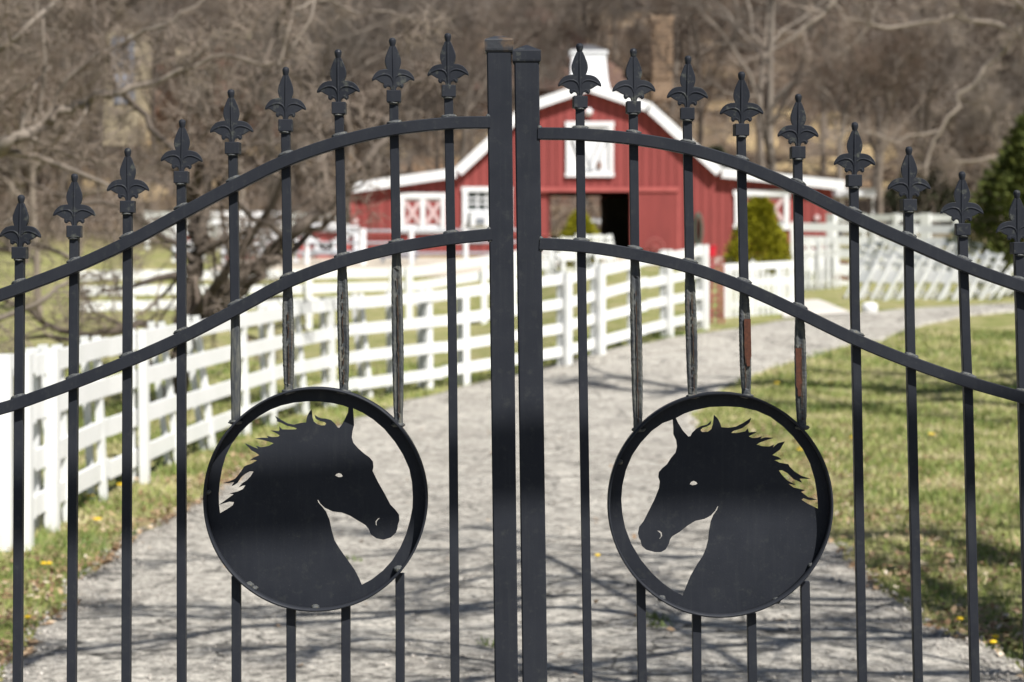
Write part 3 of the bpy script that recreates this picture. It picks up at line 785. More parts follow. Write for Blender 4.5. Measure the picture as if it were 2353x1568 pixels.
board_fence('near white four-rail fence with leaning posts along the left edge of the drive',
            [(-1000, 9.6), (-330, 11.6), (-60, 12.6), (25, 13.4), (98, 14.6), (225, 16.4), (320, 17.6), (410, 19.2), (490, 20.5), (600, 22.6), (700, 24.4), (850, 26.8), (980, 28.2), (1068, 28.8), (1130, 29.0), (1250, 29.6), (1380, 30.8), (1500, 32.2), (1612, 34.2)],
            [.22, .55, .88, 1.21], .13, .148,
            [(-900, 0, .13), (-640, 2, .13), (-380, 3, .13), (-120, 0, .13), (39, 2, .135), (98, 0, .15), (143, 22, .10), (225, 14, .085), (318, 3, .11), (402, 32, .085), (481, 32, .09), (560, 10, .09), (620, 8, .09), (696, 20, .09), (757, 6, .10), (845, 18, .09), (905, 3, .09), (977, 2, .12), (1065, 2, .11), (1150, 2, .11), (1225, 2, .1), (1296, 0, .13), (1374, 0, .13), (1455, 0, .1), (1533, 2, .12), (1612, 0, .14)], hs=(1, 1.12))
board_fence('middle white three-rail paddock fence behind the near fence, crossing the grass',
            [(180, 44), (350, 45), (708, 46), (900, 46.5), (1200, 47)], [.62, .95, 1.28], .14, .21,
            [(300, 0, .13), (560, 0, .13), (708, 0, .15), (900, 0, .12), (940, 0, .15), (1112, 0, .14), (1180, 0, .14)], rear=False)
board_fence('white paddock fence beyond the red and white jumps on the left',
            [(330, 78), (490, 77), (646, 76), (800, 75)], [.6, 1.0, 1.36], .14, .22, [(340, 0, .14), (420, 0, .14), (500, 0, .14), (575, 0, .14), (646, 0, .14), (720, 0, .14)], rear=False)
board_fence('long white rail fence running right of the barn to the dark juniper',
            [(1912, 64), (2000, 63), (2130, 62), (2205, 61.5)], [.30, .66, 1.02, 1.36], .14, .21, [(1916, 0, .3), (1985, 0, .15), (2060, 0, .15), (2130, 0, .3), (2200, 0, .15)], rear=False)
board_fence('low white fence just behind the stacked folding chairs',
            [(1818, 50), (1900, 50), (2060, 49), (2230, 48)], [.22, .56, .90, 1.22], .13, .2, [(1822, 0, .14), (1910, 0, .14), (2010, 0, .14), (2100, 0, .14), (2200, 0, .14)], rear=False)

# galvanised pipe fence at the arena
pr = thing('pipe_fence', hit(945, 617), 'grey pipe rail fence with white posts before the left barn wall', 'fence')
Yp = 61.0
for px in (705, 833, 945, 1070, 1150):
    X = (px - CX) * Yp / F; mb = MB(); mb.tube([(X, Yp, gz(X, Yp) - .1), (X, Yp, gz(X, Yp) + 1.12)], .075 if px != 833 else .11, 8); mb.build('post', M['trim'], pr)
for h in (.35, .68, 1.05):
    mb = MB(); xa, xb = (690 - CX) * Yp / F, (1190 - CX) * Yp / F
    mb.tube([(xa, Yp, gz(xa, Yp) + h), ((xa + xb) / 2, Yp, gz((xa + xb) / 2, Yp) + h), (xb, Yp, gz(xb, Yp) + h)], .04, 8); mb.build('pipe_rail', M['galv'], pr)
# picket fence with scalloped top
Yk = 36.6
pkf = thing('picket_fence', hit(1745, 750), 'white scalloped picket fence in front of the tall yellow-green shrub', 'fence')
pxs = np.arange(1668, 1832, 12.2)
for i, px in enumerate(pxs):
    Y = Yk + (px - 1668) / 164 * 1.2; X = (px - CX) * Y / F; z = gz(X, Y); t = (px - 1668) / 164
    zt = CH + (HY - (628 - 26 * abs(sin(pi * t * 1.35 + .35)) ** 1.2)) * Y / F
    mb = MB(); w = .062; h = .10
    big = i in (0, 5, 10, 13)
    if big: w = .10; zt += .06
    mb.add([(X - w / 2, Y - .02, z - .05), (X + w / 2, Y - .02, z - .05), (X + w / 2, Y - .02, zt - h * .6), (X, Y - .02, zt), (X - w / 2, Y - .02, zt - h * .6),
            (X - w / 2, Y + .02, z - .05), (X + w / 2, Y + .02, z - .05), (X + w / 2, Y + .02, zt - h * .6), (X, Y + .02, zt), (X - w / 2, Y + .02, zt - h * .6)],
           [(0, 1, 2, 3, 4), (9, 8, 7, 6, 5), (0, 5, 6, 1), (1, 6, 7, 2), (2, 7, 8, 3), (3, 8, 9, 4), (4, 9, 5, 0)])
    mb.build('picket', M['white'], pkf)
for h in (.22, .62, .92):
    a = Vector(((1664 - CX) * Yk / F, Yk + .05, gz(3.9, Yk) + h)); b = Vector(((1832 - CX) * (Yk + 1.2) / F, Yk + 1.25, gz(5.4, Yk + 1.2) + h))
    mb = MB(); mb.bar(a, b, .04, .13, (0, 0, 1)); mb.build('rail', M['white'], pkf)

# red metal arch between the fence and the picket fence
ar = thing('garden_trellis', hit(1640, 762), 'narrow faded red metal trellis between the white fences', 'trellis')
Ya = 35.4
mb = MB()
for px in (1622, 1634, 1652, 1662):
    X = (px - CX) * Ya / F; mb.tube([(X, Ya, gz(X, Ya) - .05), (X, Ya, gz(X, Ya) + 1.15)], .022, 6)
mb.build('upright', M['rustredmetal'], ar)
mb = MB(); xa, xb = (1622 - CX) * Ya / F, (1662 - CX) * Ya / F
for k in range(9):
    z = gz(3.6, Ya) + .12 + k * .13; mb.tube([(xa, Ya, z), (xb, Ya, z + .03 * (-1) ** k)], .014, 6)
for k in range(4):
    z = gz(3.6, Ya) + .1 + k * .26; mb.tube([(xa, Ya - .01, z), (xb, Ya - .01, z + .26)], .012, 6)
mb.build('lattice', M['rustredmetal'], ar)
rt = thing('feed_tub', at(1630, 592, 52), 'bright red plastic tub standing before the barn wall', 'tub')
mb = MB(); c = at(1630, 592, 52); mb.lathe(c, [(.15, 0), (.17, .05), (.19, .27), (.21, .28), (.205, .31), (.17, .30), (.15, .06)], 16); mb.build('tub', M['redplastic'], rt)
mb = MB(); mb.box((c.x, c.y, (c.z + gz(c.x, 52)) / 2), (.3, .3, c.z - gz(c.x, 52))); mb.build('stand', M['rustredmetal'], rt)

# ------------------------------------------------------------------ BARN
BY = 70.0; bs = BY / F
def bw(px, py): return at(px, py, BY)
bz = gz(0, 70) - .02
barn = thing('barn', (bw(1351, 600).x, BY, bz), 'red gambrel barn with white trim and lean-to wings beyond the drive', 'barn')
roofline = [(795, 436), (1047, 398), (1209, 250), (1351, 203), (1493, 250), (1656, 398), (1934, 425)]
def ry_(px): return interp([p[0] for p in roofline], [p[1] for p in roofline], px)
OPEN = [(1265, 441, 1447, 603), (1308, 290, 1402, 398), (928, 462, 1006, 516), (1070, 440, 1168, 520), (1702, 452, 1790, 516)]
yb = HY - (bz - CH) / bs        # picture y of the ground line
edges = [808] + list(np.arange(828, 1900, 19.6)) + [1911]
for xa, xb in zip(edges[:-1], edges[1:]):
    spans = [(ry_((xa + xb) / 2) , yb)]
    xm = (xa + xb) / 2
    for x0, y0, x1, y1 in OPEN:
        if x0 < xm < x1:
            ns = []
            for a, b in spans:
                if y0 > a: ns.append((a, min(b, y0)))
                if y1 < b: ns.append((max(a, y1), b))
            spans = ns
    for a, b in spans:
        if b - a < 3: continue
        g = .8
        v = []
        top_is_roof = abs(a - ry_(xm)) < 1
        ya, yb2 = (ry_(xa + g), ry_(xb - g)) if top_is_roof else (a, a)
        for yy in (BY, BY + .06):
            v += [bw(xa + g, b), bw(xb - g, b), bw(xb - g, yb2), bw(xa + g, ya)]
            for q in v[-4:]: q.y = yy
        mesh_obj('wall_board', v, [(0, 1, 2, 3), (7, 6, 5, 4), (0, 4, 5, 1), (1, 5, 6, 2), (2, 6, 7, 3), (3, 7, 4, 0)], M['red'], barn)
# backing behind the joints, with openings, and side/back walls
def wall_poly(name, loops, y, th, mat):
    pv, pf = curve_plate(name, loops, th, .001)
    return mesh_obj(name, [(x, y + yy, z) for x, yy, z in pv], pf, mat, barn)
def bxz(px, py): q = bw(px, py); return (q.x, q.z)
out = [bxz(808, yb)] + [bxz(1911, yb)] + [bxz(1911, 431), bxz(1656, 406), bxz(1493, 258), bxz(1351, 211), bxz(1209, 258), bxz(1047, 406), bxz(808, 442)]
doorcut = [bxz(1265, yb), bxz(1447, yb)]
outD = [bxz(808, yb), bxz(1265, yb), bxz(1265, 441), bxz(1447, 441), bxz(1447, yb), bxz(1911, yb)] + out[2:]
wall_poly('front_wall', [outD], BY + .13, .05, M['redback'])
outB = [bxz(808, yb), bxz(1255, yb), bxz(1255, 425), bxz(1412, 425), bxz(1412, yb), bxz(1911, yb)] + out[2:]
DEP = 11.0
wall_poly('back_wall', [outB], BY + DEP, .08, M['red'])
for px, top in ((808, 444), (1911, 433)):
    a = bw(px, top); mb = MB(); mb.box((a.x, BY + DEP / 2 + .1, (a.z + bz) / 2), (.08, DEP - .3, a.z - bz)); mb.build('side_wall', M['red'], barn)
# near-black sheets, their colour standing in for the unlit interior right of the doorway
mb = MB(); a = bw(1409, 441); b = bw(1449, 600); mb.box((a.x + .9, BY + 5.2, (a.z + b.z) / 2), (1.75, .08, a.z - b.z)); mb.box((a.x + .06, BY + 7.6, (a.z + b.z) / 2), (.06, 4.7, a.z - b.z)); mb.build('interior_dark_sheet', M['black'], barn)
# roof slabs and fascia
rl = [(780, 428), (1047, 389), (1207, 240), (1351, 191), (1495, 240), (1658, 389), (1940, 418)]
for (xa, ya), (xb, ybb) in zip(rl[:-1], rl[1:]):
    a, b = bw(xa, ya), bw(xb, ybb); t = (b - a).normalized(); nrm = Vector((-t.z, 0, t.x))
    v = []
    for q in (a, b):
        for yy in (BY - .22, BY + DEP + .3):
            for d in (0, -.09): v.append(Vector((q.x, yy, q.z)) + nrm * d)
    mesh_obj('roof_slope', v, [(0, 2, 3, 1), (4, 5, 7, 6), (0, 4, 6, 2), (1, 3, 7, 5), (0, 1, 5, 4), (2, 6, 7, 3)], M['trim'], barn)
    v = []
    for q in (a, b):
        for yy in (BY - .30, BY - .222):
            for d in (.03, -.31): v.append(Vector((q.x, yy, q.z)) + nrm * d)
    mesh_obj('fascia_board', v, [(0, 2, 3, 1), (4, 5, 7, 6), (0, 4, 6, 2), (1, 3, 7, 5), (0, 1, 5, 4), (2, 6, 7, 3)], M['trim'], barn)
# cupola
c0 = bw(1353, 197); cu = MB(); ccy = BY + 2.2; k = ccy / BY
def cp(px, py): q = at(px, py, ccy); return q
def frus(mb, rings):
    vs = []
    for px0, px1, py in rings:
        a, b = cp(px0, py), cp(px1, py); w = (b.x - a.x) / 2
        vs += [(a.x, ccy - w, a.z), (b.x, ccy - w, a.z), (b.x, ccy + w, a.z), (a.x, ccy + w, a.z)]
    n = len(rings); fs = [(i * 4 + j, i * 4 + (j + 1) % 4, i * 4 + 4 + (j + 1) % 4, i * 4 + 4 + j) for i in range(n - 1) for j in range(4)]
    fs += [(3, 2, 1, 0), tuple(range(4 * n - 4, 4 * n))]
    mb.add(vs, fs)
frus(cu, [(1306, 1399, 206), (1310, 1395, 190), (1314, 1390, 128), (1309, 1395, 126), (1309, 1395, 121)])
cup = cu.build('cupola', M['trim'], barn)
for i in range(6):
    y = 140 + i * 8; mb = MB(); a, b = cp(1326, y), cp(1379, y); w = cp(1314, 130).x; mb.box(((a.x + b.x) / 2, ccy - (cp(1390, 130).x - cp(1314, 130).x) / 2 - .02, a.z), (b.x - a.x, .05, .045)); mb.build('louvre', M['trim'], cup)
mb = MB(); frus(mb, [(1309, 1395, 121), (1345, 1359, 104)]); mb.build('cupola_roof', M['greyroof'], cup)
# trim helpers
def trim(px0, py0, px1, py1, y0=BY - .05, th=.07, mat='trim', name='trim_board', parent=None):
    a, b = bw(px0, py0), bw(px1, py1); mb = MB()
    mb.box(((a.x + b.x) / 2, y0, (a.z + b.z) / 2), (abs(b.x - a.x), th, abs(a.z - b.z))); return mb.build(name, M[mat], parent or barn)
def diag(p, q, w, y0, mat, parent, name='cross_board'):
    a, b = bw(*p), bw(*q); a.y = b.y = y0; mb = MB(); mb.bar(a, b, w, .03, (0, -1, 0)); return mb.build(name, M[mat], parent)
# loft door
ld = trim(1306, 290, 1403, 399, BY + .03, .05, name='loft_door')
for s in range(4):
    x0 = 1308 + s * 23.6; trim(x0 + .6, 292, x0 + 22.8, 397, BY - .01, .03, name='door_board', parent=ld)
diag((1311, 295), (1353, 394), .16, BY - .045, 'trim', ld); diag((1397, 295), (1357, 394), .16, BY - .045, 'trim', ld)
for p_, q_ in (((1318, 295), (1360, 394)), ((1304, 300), (1346, 396)), ((1390, 295), (1350, 394)), ((1404, 300), (1364, 396))): diag(p_, q_, .045, BY - .07, 'galv', ld, 'board_groove')
diag((1376, 372), (1378, 388), .14, BY - .075, 'brickred', ld, 'door_hasp')
for q in ((1299, 280, 1411, 291), (1299, 397, 1411, 407), (1301, 291, 1310, 397), (1400, 291, 1409, 397)): trim(*q, name='loft_frame', y0=BY - .08, parent=ld)
mb = MB(); a = bw(1352, 259); mb.lathe((a.x, BY - .12, a.z - .13), [(.02, 0), (.1, .03), (.14, .1), (.15, .14), (.12, .22), (.05, .27), (.02, .28)], 12); mb.build('barn_lamp', M['trim'], barn, True)
# door track beam and sliding door
trim(1238, 431, 1562, 441, BY - .10, .10, 'redbeam', 'track_beam')
sd = trim(1449, 443, 1562, yb - 2, BY - .05, .05, 'red', 'sliding_door')
for i in range(9):
    x = 1451 + i * 12.2; trim(x, 444, x + 11.2, yb - 3, BY - .085, .03, 'red', 'door_board', sd)
for x in (1449, 1556): trim(x, 443, x + 6, yb - 2, BY - .11, .03, 'redbeam', 'door_stile', sd)
# windows
def xwin(x0, y0, x1, y1, n=2):
    w = trim(x0 + 6, y0 + 6, x1 - 6, y1 - 6, BY + .02, .05, name='shutter_panel')
    for q in ((x0 - 3, y0 - 2, x1 + 3, y0 + 10), (x0 - 3, y1 - 10, x1 + 3, y1 + 2), (x0, y0 + 10, x0 + 10, y1 - 10), (x1 - 10, y0 + 10, x1, y1 - 10)): trim(*q, y0=BY - .07, name='window_frame', parent=w)
    m = (x0 + x1) / 2; trim(m - 5, y0 + 10, m + 5, y1 - 10, BY - .06, .06, name='mullion', parent=w)
    for a, b in ((x0 + 12, m - 7), (m + 7, x1 - 12)):
        trim(a, y0 + 17, b, y1 - 19, BY - .02, .03, 'red', 'red_panel', w)
        diag((a, y0 + 17), (b, y1 - 19), .13, BY - .05, 'pinkwhite', w); diag((b, y0 + 17), (a, y1 - 19), .13, BY - .052, 'pinkwhite', w)
xwin(919, 446, 1024, 534)
xwin(1688, 440, 1812, 526)
w2 = trim(1070, 440, 1168, 520, BY + .05, .03, 'glass', 'window_glass')
for q in ((1061, 430, 1177, 441), (1061, 519, 1177, 528), (1063, 441, 1075, 519), (1165, 441, 1176, 519)): trim(*q, y0=BY - .07, name='window_frame', parent=w2)
for x in (1097, 1118, 1139): trim(x - 1.6, 441, x + 1.6, 488, BY - .01, .04, name='glazing_bar', parent=w2)
for y in (456, 468, 486): trim(1075, y - (1.5 if y != 486 else 3), 1165, y + (1.5 if y != 486 else 3), BY - .012, .03, name='glazing_bar', parent=w2)
ac = thing('air_conditioner', bw(1105, 520), 'white window air conditioner in the paned barn window', 'air conditioner')
trim(1082, 492, 1130, 521, BY - .22, .36, name='casing', parent=ac); trim(1095, 502, 1114, 516, BY - .42, .04, 'grey', 'grille', ac)
for px, py in ((817, 508), (1877, 500)):
    mb = MB(); a = bw(px, py); mb.tube([(a.x, BY - .02, a.z), (a.x, BY - .12, a.z)], .10, 12); mb.build('meter', M['pinkwhite'], barn); 
for px in (810, 1909): trim(px - 3, 440, px + 3, yb, BY - .04, .06, 'redbeam', 'corner_board')
trim(812, 540, 1264, 543, BY - .02, .05, 'redbeam', 'wall_band')
# wreath on the right wall
wr = thing('wreath', bw(1603, 570), 'grey-green oval wreath of hose hung on the right barn wall', 'hose')
for k in range(3):
    mb = MB(); pts = []
    for i in range(25):
        a = 2 * pi * i / 24; pts.append(bw(1603 + (10 - k) * cos(a), 529 + (38 - 2 * k) * sin(a)) + Vector((0, -.12 - .05 * k, 0)))
    mb.tube(pts, .045, 6, False); mb.build('hose_loop', M['leafgreen'], wr)
# wagon wheel by the sliding door
wh = thing('wagon_wheel', bw(1503, 590), 'old wagon wheel leaning by the sliding barn door', 'wheel')
mb = MB(); pts = [bw(1503 + 21 * cos(2 * pi * i / 20), 570 + 21 * sin(2 * pi * i / 20)) + Vector((0, -.3, 0)) for i in range(21)]; mb.tube(pts, .035, 6, False); mb.build('rim', M['rustredmetal'], wh)
for i in range(5):
    a = pi * i / 5; mb = MB(); mb.tube([bw(1503 + 20 * cos(a), 570 + 20 * sin(a)) + Vector((0, -.3, 0)), bw(1503 - 20 * cos(a), 570 - 20 * sin(a)) + Vector((0, -.3, 0))], .02, 6); mb.build('spoke', M['rustredmetal'], wh)
# things seen through and beside the barn
def gbox(name, px0, py0, px1, py1, Y, dep, mat, parent, yo=0):
    a, b = at(px0, py0, Y), at(px1, py1, Y); mb = MB()
    mb.box(((a.x + b.x) / 2, Y + dep / 2 + yo, (a.z + b.z) / 2), (abs(b.x - a.x), dep, abs(a.z - b.z))); return mb.build(name, M[mat], parent)
bh = thing('brick_house', at(1340, 560, 92), 'low brick building seen through the open barn doorway', 'building')
gbox('wall', 1180, 420, 1520, 600, 92, 5, 'brick', bh); gbox('window', 1330, 440, 1352, 495, 91.9, .2, 'glass', bh)
for i in range(9):
    for j in range(5):
        x = 1256 + i * 18 + (9 if j % 2 else 0)
        if 1322 < x < 1352: continue
        gbox('brick_course', x, 430 + j * 17, x + 16.8, 430 + j * 17 + 14.5, 91.9, .08, 'brickred' if (i * 3 + j) % 3 else 'brick', bh)
wrl = thing('white_railing', at(1370, 590, 84), 'white porch railing seen through the barn doorway', 'railing')
gbox('rail', 1345, 503, 1410, 514, 84, .1, 'trim', wrl); gbox('baluster', 1383, 514, 1402, 590, 84, .1, 'trim', wrl); gbox('rail', 1355, 545, 1385, 553, 84, .1, 'trim', wrl); gbox('baluster', 1348, 514, 1354, 590, 84, .1, 'trim', wrl)
cpt = thing('carport', at(1968, 500, 80), 'small flat white shelter roof on posts right of the barn', 'shelter')
gbox('roof', 1922, 434, 2012, 452, 80, 3, 'trim', cpt); gbox('post', 1934, 452, 1938, 530, 80.4, .1, 'trim', cpt); gbox('post', 2004, 452, 2008, 530, 80.4, .1, 'trim', cpt)
bn = thing('bench', hit(915, 606), 'dark low bench in front of the left barn wing', 'bench')
gbox('seat', 868, 588, 960, 594, 62.5, .4, 'grey', bn); gbox('leg', 876, 594, 882, 606, 62.5, .3, 'grey', bn); gbox('leg', 946, 594, 952, 606, 62.5, .3, 'grey', bn); gbox('backrest', 868, 572, 960, 580, 62.9, .05, 'grey', bn)

# jumps
def jump(px0, px1, ytop, ybot, Y, label, arch=True):
    j = thing('horse_jump', at((px0 + px1) / 2, ybot, Y), label, 'horse jump', 'red and white horse jumps in the arena')
    gbox('red_panel', px0 + 8, ytop + 20, px1 - 8, ybot - 6, Y + .05, .05, 'redbeam', j)
    for x in (px0, px1 - 11): gbox('upright', x, ytop + 6, x + 11, ybot + 3, Y - .1, .2, 'trim', j)
    a = []; n = 10
    for i in range(n + 1):
        t = i / n; a.append((px0 + (px1 - px0) * t, ytop + (12 * (abs(2 * t - 1) ** 2.5) if arch else 0)))
    v, f = [], []
    for x, y in a:
        for yy in (Y - .08, Y + .02):
            for d in (0, 20): q = at(x, y + d, Y); v.append((q.x, yy, q.z))
    for i in range(n):
        k = i * 4; f += [(k, k + 4, k + 5, k + 1), (k + 2, k + 3, k + 7, k + 6), (k, k + 2, k + 6, k + 4), (k + 1, k + 5, k + 7, k + 3)]
    f += [(0, 1, 3, 2), (n * 4, n * 4 + 2, n * 4 + 3, n * 4 + 1)]
    mesh_obj('arched_top', v, f, M['trim'], j)
    m = (px0 + px1) / 2
    for p, q in (((px0 + 14, ytop + 22), (m, ybot - 30)), ((px1 - 14, ytop + 22), (m, ybot - 30)), ((px0 + 22, ybot - 8), (m - 4, ybot - 34)), ((px1 - 22, ybot - 8), (m + 4, ybot - 34))):
        a_, b_ = at(*p, Y), at(*q, Y); mb = MB(); mb.bar(a_, b_, .2, .05, (0, -1, 0)); mb.build('cross_board', M['trim'], j)
    gbox('pole', px0 - 2, ybot - 24, px1 + 2, ybot - 19, Y - .2, .08, 'galv', j)
    return j
jump(674, 824, 512, 600, 62, 'large arched red and white jump nearest the barn')
jump(508, 636, 526, 604, 60, 'red and white jump behind the dark leaning limb', False)
jump(395, 470, 520, 600, 61, 'leftmost red and white jump seen through the tree', False)
wp = thing('jump_pole_rack', at(565, 525, 64), 'white planks stacked above the middle jump', 'jump planks')
gbox('plank', 488, 486, 650, 498, 66, .1, 'trim', wp); gbox('plank', 488, 504, 650, 518, 66, .1, 'trim', wp); gbox('upright', 598, 525, 610, 590, 59.5, .1, 'trim', wp); gbox('upright', 560, 480, 566, 600, 66.2, .1, 'trim', wp)

# ------------------------------------------------------------------ folding chairs
def chair_proto():
    root = thing('folding_chair', (0, 0, 0), 'x', 'chair', 'white folding chairs stacked on the grass')
    w = .38
    for s in (-1, 1):
        mb = MB(); mb.bar((s * w / 2, 0, 0), (s * w / 2, .22, 1.0), .035, .045, (1, 0, 0)); mb.build('side_frame', M['chair'], root)
        mb = MB(); mb.bar((s * (w / 2 - .05), .11, .02), (s * (w / 2 - .05), .16, .66), .03, .035, (1, 0, 0)); mb.build('rear_leg', M['chair'], root)
    mb = MB(); mb.box((0, .15, .50), (.33, .03, .26), Matrix.Rotation(radians(-12), 3, 'X')); mb.build('seat', M['chair'], root)
    for h in (.76, .93):
        mb = MB(); mb.bar((-w / 2, h * .22, h), (w / 2, h * .22, h), .02, .09, (0, 0, 1)); mb.build('back_slat', M['chair'], root)
    for h, y in ((.15, .03), (.12, .13)):
        mb = MB(); mb.bar((-w / 2, y, h), (w / 2, y, h), .02, .03, (0, 0, 1)); mb.build('stretcher', M['chair'], root)
    return root
proto = chair_proto(); first = True
LBL = ['in the front row of leaning white folding chairs by the drive', 'in the rear row of white folding chairs', 'of the white folding chairs packed close beside the picket fence', 'of the fallen white folding chairs at the low right end', 'of the upright white chairs behind the near fence']
ORD = ['first', 'second', 'third', 'fourth', 'fifth', 'sixth', 'seventh', 'eighth', 'ninth', 'tenth', 'eleventh', 'twelfth']
cn = [0, 0, 0, 0, 0]
def put_chair(px, Y, rz, lean, lab, sc=1.0):
    global first
    c = proto if first else copy_tree(proto); first = False
    X = (px - CX) * Y / F
    c.location = (X, Y, gz(X, Y)); c.rotation_euler = (Matrix.Rotation(lean, 3, 'Y') @ Matrix.Rotation(rz, 3, 'Z')).to_euler(); c.scale = (sc,) * 3
    cn[lab] += 1; c['label'] = ORD[cn[lab] - 1] + ' from the left ' + LBL[lab]; return c
for i in range(10): put_chair(1955 + i * 31, 41.2 + rng.uniform(-.2, .2), radians(-62 + rng.uniform(-6, 6)), radians(19 + rng.uniform(-3, 3)), 0, 1.08)
for i in range(8): put_chair(1942 + i * 37, 47 + rng.uniform(-.3, .3), radians(-64 + rng.uniform(-8, 8)), radians(17 + rng.uniform(-3, 3)), 1, 1.08)
for i in range(7): put_chair(1846 + i * 13, 44 + .15 * i, radians(58 + rng.uniform(-10, 10)), radians(12 + rng.uniform(-3, 3)), 2, 1.1)
for i in range(7):
    c = put_chair(2248 + i * 16, 41.5 + rng.uniform(-.6, .6), radians(80 + rng.uniform(-30, 30)), radians(48 + i * 4 + rng.uniform(-6, 6)), 3, .9)
for i in range(8): put_chair(1248 + i * 21 + (14 if i > 3 else 0), 52 + .2 * (i % 3), radians(20 + rng.uniform(-30, 30)), radians(rng.uniform(-2, 2)), 4, 1.0)
wpst = thing('marker_post', hit(1998, 722), 'short round white marker post at the drive edge', 'post')
q = hit(1998, 722); mb = MB(); mb.lathe(q, [(.15, -.05), (.15, .12), (.145, .18), (.10, .21), (.02, .22)], 16); mb.build('bollard', M['white'], wpst, True)
# boards pile beside the chairs
pl = thing('pallet_stack', hit(1935, 672), 'leaning stack of weathered white and brown boards beside the chairs', 'pallet')
for k in range(7):
    Y = 46; a = at(1898 + k, 600 + k * 12, Y); b = at(1950, 604 + k * 12, Y); mb = MB(); mb.bar(a, b, .05, .085, (0, 0, 1)); mb.build('board', M['white'] if k % 3 else M['brickred'], pl)

# ------------------------------------------------------------------ houses on the hill
h1 = thing('house', at(1300, 200, 112), 'brown-roofed house with tan brick chimney above the barn', 'house')
def roof_hip(parent, Y, eave, ridge, e0, e1, r0, r1, dep, mat):
    a, b = at(e0, eave, Y), at(e1, eave, Y); c, d = at(r0, ridge, Y + dep / 2), at(r1, ridge, Y + dep / 2)
    v = [a, b, Vector((b.x, Y + dep, b.z)), Vector((a.x, Y + dep, a.z)), c, d]
    return mesh_obj('roof', v, [(0, 1, 5, 4), (1, 2, 5), (2, 3, 4, 5), (3, 0, 4), (3, 2, 1, 0)], M[mat], parent)
gbox('wall', 1070, 195, 1455, 330, 112.6, 9, 'brickred', h1); roof_hip(h1, 112, 205, 20, 1050, 1480, 1185, 1255, 12, 'roof')
ch = gbox('chimney', 1499, 48, 1546, 230, 111, 1.3, 'brick', h1)
gbox('chimney_cap', 1496, 36, 1549, 48, 110.9, 1.5, 'brick', ch)
for r in range(14):
    for c_ in range(3):
        x = 1499.5 + c_ * 15.6 + (4 if r % 2 else 0); x1 = min(x + 14.2, 1545.5)
        gbox('brick', x, 50 + r * 9.5, x1, 50 + r * 9.5 + 7.6, 110.93, .1, 'brick', ch)
h2 = thing('house', at(450, 260, 108), 'house with cream gable and capped chimney half hidden by the left tree', 'house')
gbox('wall', 330, 150, 700, 330, 108.6, 8, 'brickred', h2); roof_hip(h2, 108, 165, 95, 315, 740, 480, 640, 10, 'roof')
ch2 = gbox('chimney', 494, 86, 563, 240, 106, 1.6, 'brickred', h2); gbox('chimney_cap', 488, 69, 568, 88, 105.9, 1.9, 'cream', ch2)
a, b, c_ = at(404, 108, 105.5), at(404, 146, 105.5), at(490, 92, 105.5)
mesh_obj('gable', [a, b, c_, a + Vector((0, 2, 0)), b + Vector((0, 2, 0)), c_ + Vector((0, 2, 0))], [(0, 1, 2), (5, 4, 3), (0, 3, 4, 1), (1, 4, 5, 2), (2, 5, 3, 0)], M['cream'], h2)
h3 = thing('house', at(270, 320, 104), 'pale stucco house end with tall windows painted with reflected sky at the upper left', 'house')
gbox('wall', 238, 70, 316, 335, 104, 6, 'cream', h3)
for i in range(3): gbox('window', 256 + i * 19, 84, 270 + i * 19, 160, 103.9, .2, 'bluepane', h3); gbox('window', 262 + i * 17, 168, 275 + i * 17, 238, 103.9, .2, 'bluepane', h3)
h4 = thing('house', at(1480, 60, 150), 'pale blue-grey house end glimpsed through trees at the top', 'house')
gbox('wall', 1440, 12, 1500, 75, 150, 5, 'bluepane', h4); gbox('roof', 1432, 2, 1508, 12, 149.5, 6, 'greyroof', h4)

# ------------------------------------------------------------------ TREES
def chains_to_mesh(chains, k):
    """chains: list of (pts list, radii list) -> vertices, faces as numpy; batches by length"""
    by = {}
    for P, R in chains: by.setdefault(len(P), []).append((P, R))
    V, Fq = [], []; off = 0
    for n, L in by.items():
        P = np.array([c[0] for c in L], float); R = np.array([c[1] for c in L], float)
        m = len(L); T = np.empty_like(P); T[:, 1:-1] = P[:, 2:] - P[:, :-2]; T[:, 0] = P[:, 1] - P[:, 0]; T[:, -1] = P[:, -1] - P[:, -2]
        T /= np.linalg.norm(T, axis=2, keepdims=True) + 1e-9
        ref = np.where(np.abs(T[:, :1, 2:3]) > .8, np.array([1., 0, 0]), np.array([0, 0, 1.])); ref = np.repeat(ref, n, axis=1)
        Uu = np.cross(T, ref); Uu /= np.linalg.norm(Uu, axis=2, keepdims=True) + 1e-9; W = np.cross(T, Uu)
        an = np.arange(k) * 2 * pi / k
        ring = P[:, :, None, :] + R[:, :, None, None] * (Uu[:, :, None, :] * np.cos(an)[None, None, :, None] + W[:, :, None, :] * np.sin(an)[None, None, :, None])
        V.append(ring.reshape(-1, 3))
        i, j = np.meshgrid(np.arange(n - 1), np.arange(k), indexing='ij'); j2 = (j + 1) % k
        q = np.stack([i * k + j, i * k + j2, (i + 1) * k + j2, (i + 1) * k + j], -1).reshape(-1, 4)
        allq = (q[None] + (np.arange(m) * n * k)[:, None, None]).reshape(-1, 4) + off
        Fq.append(allq); off += m * n * k
    return np.concatenate(V), np.concatenate(Fq)

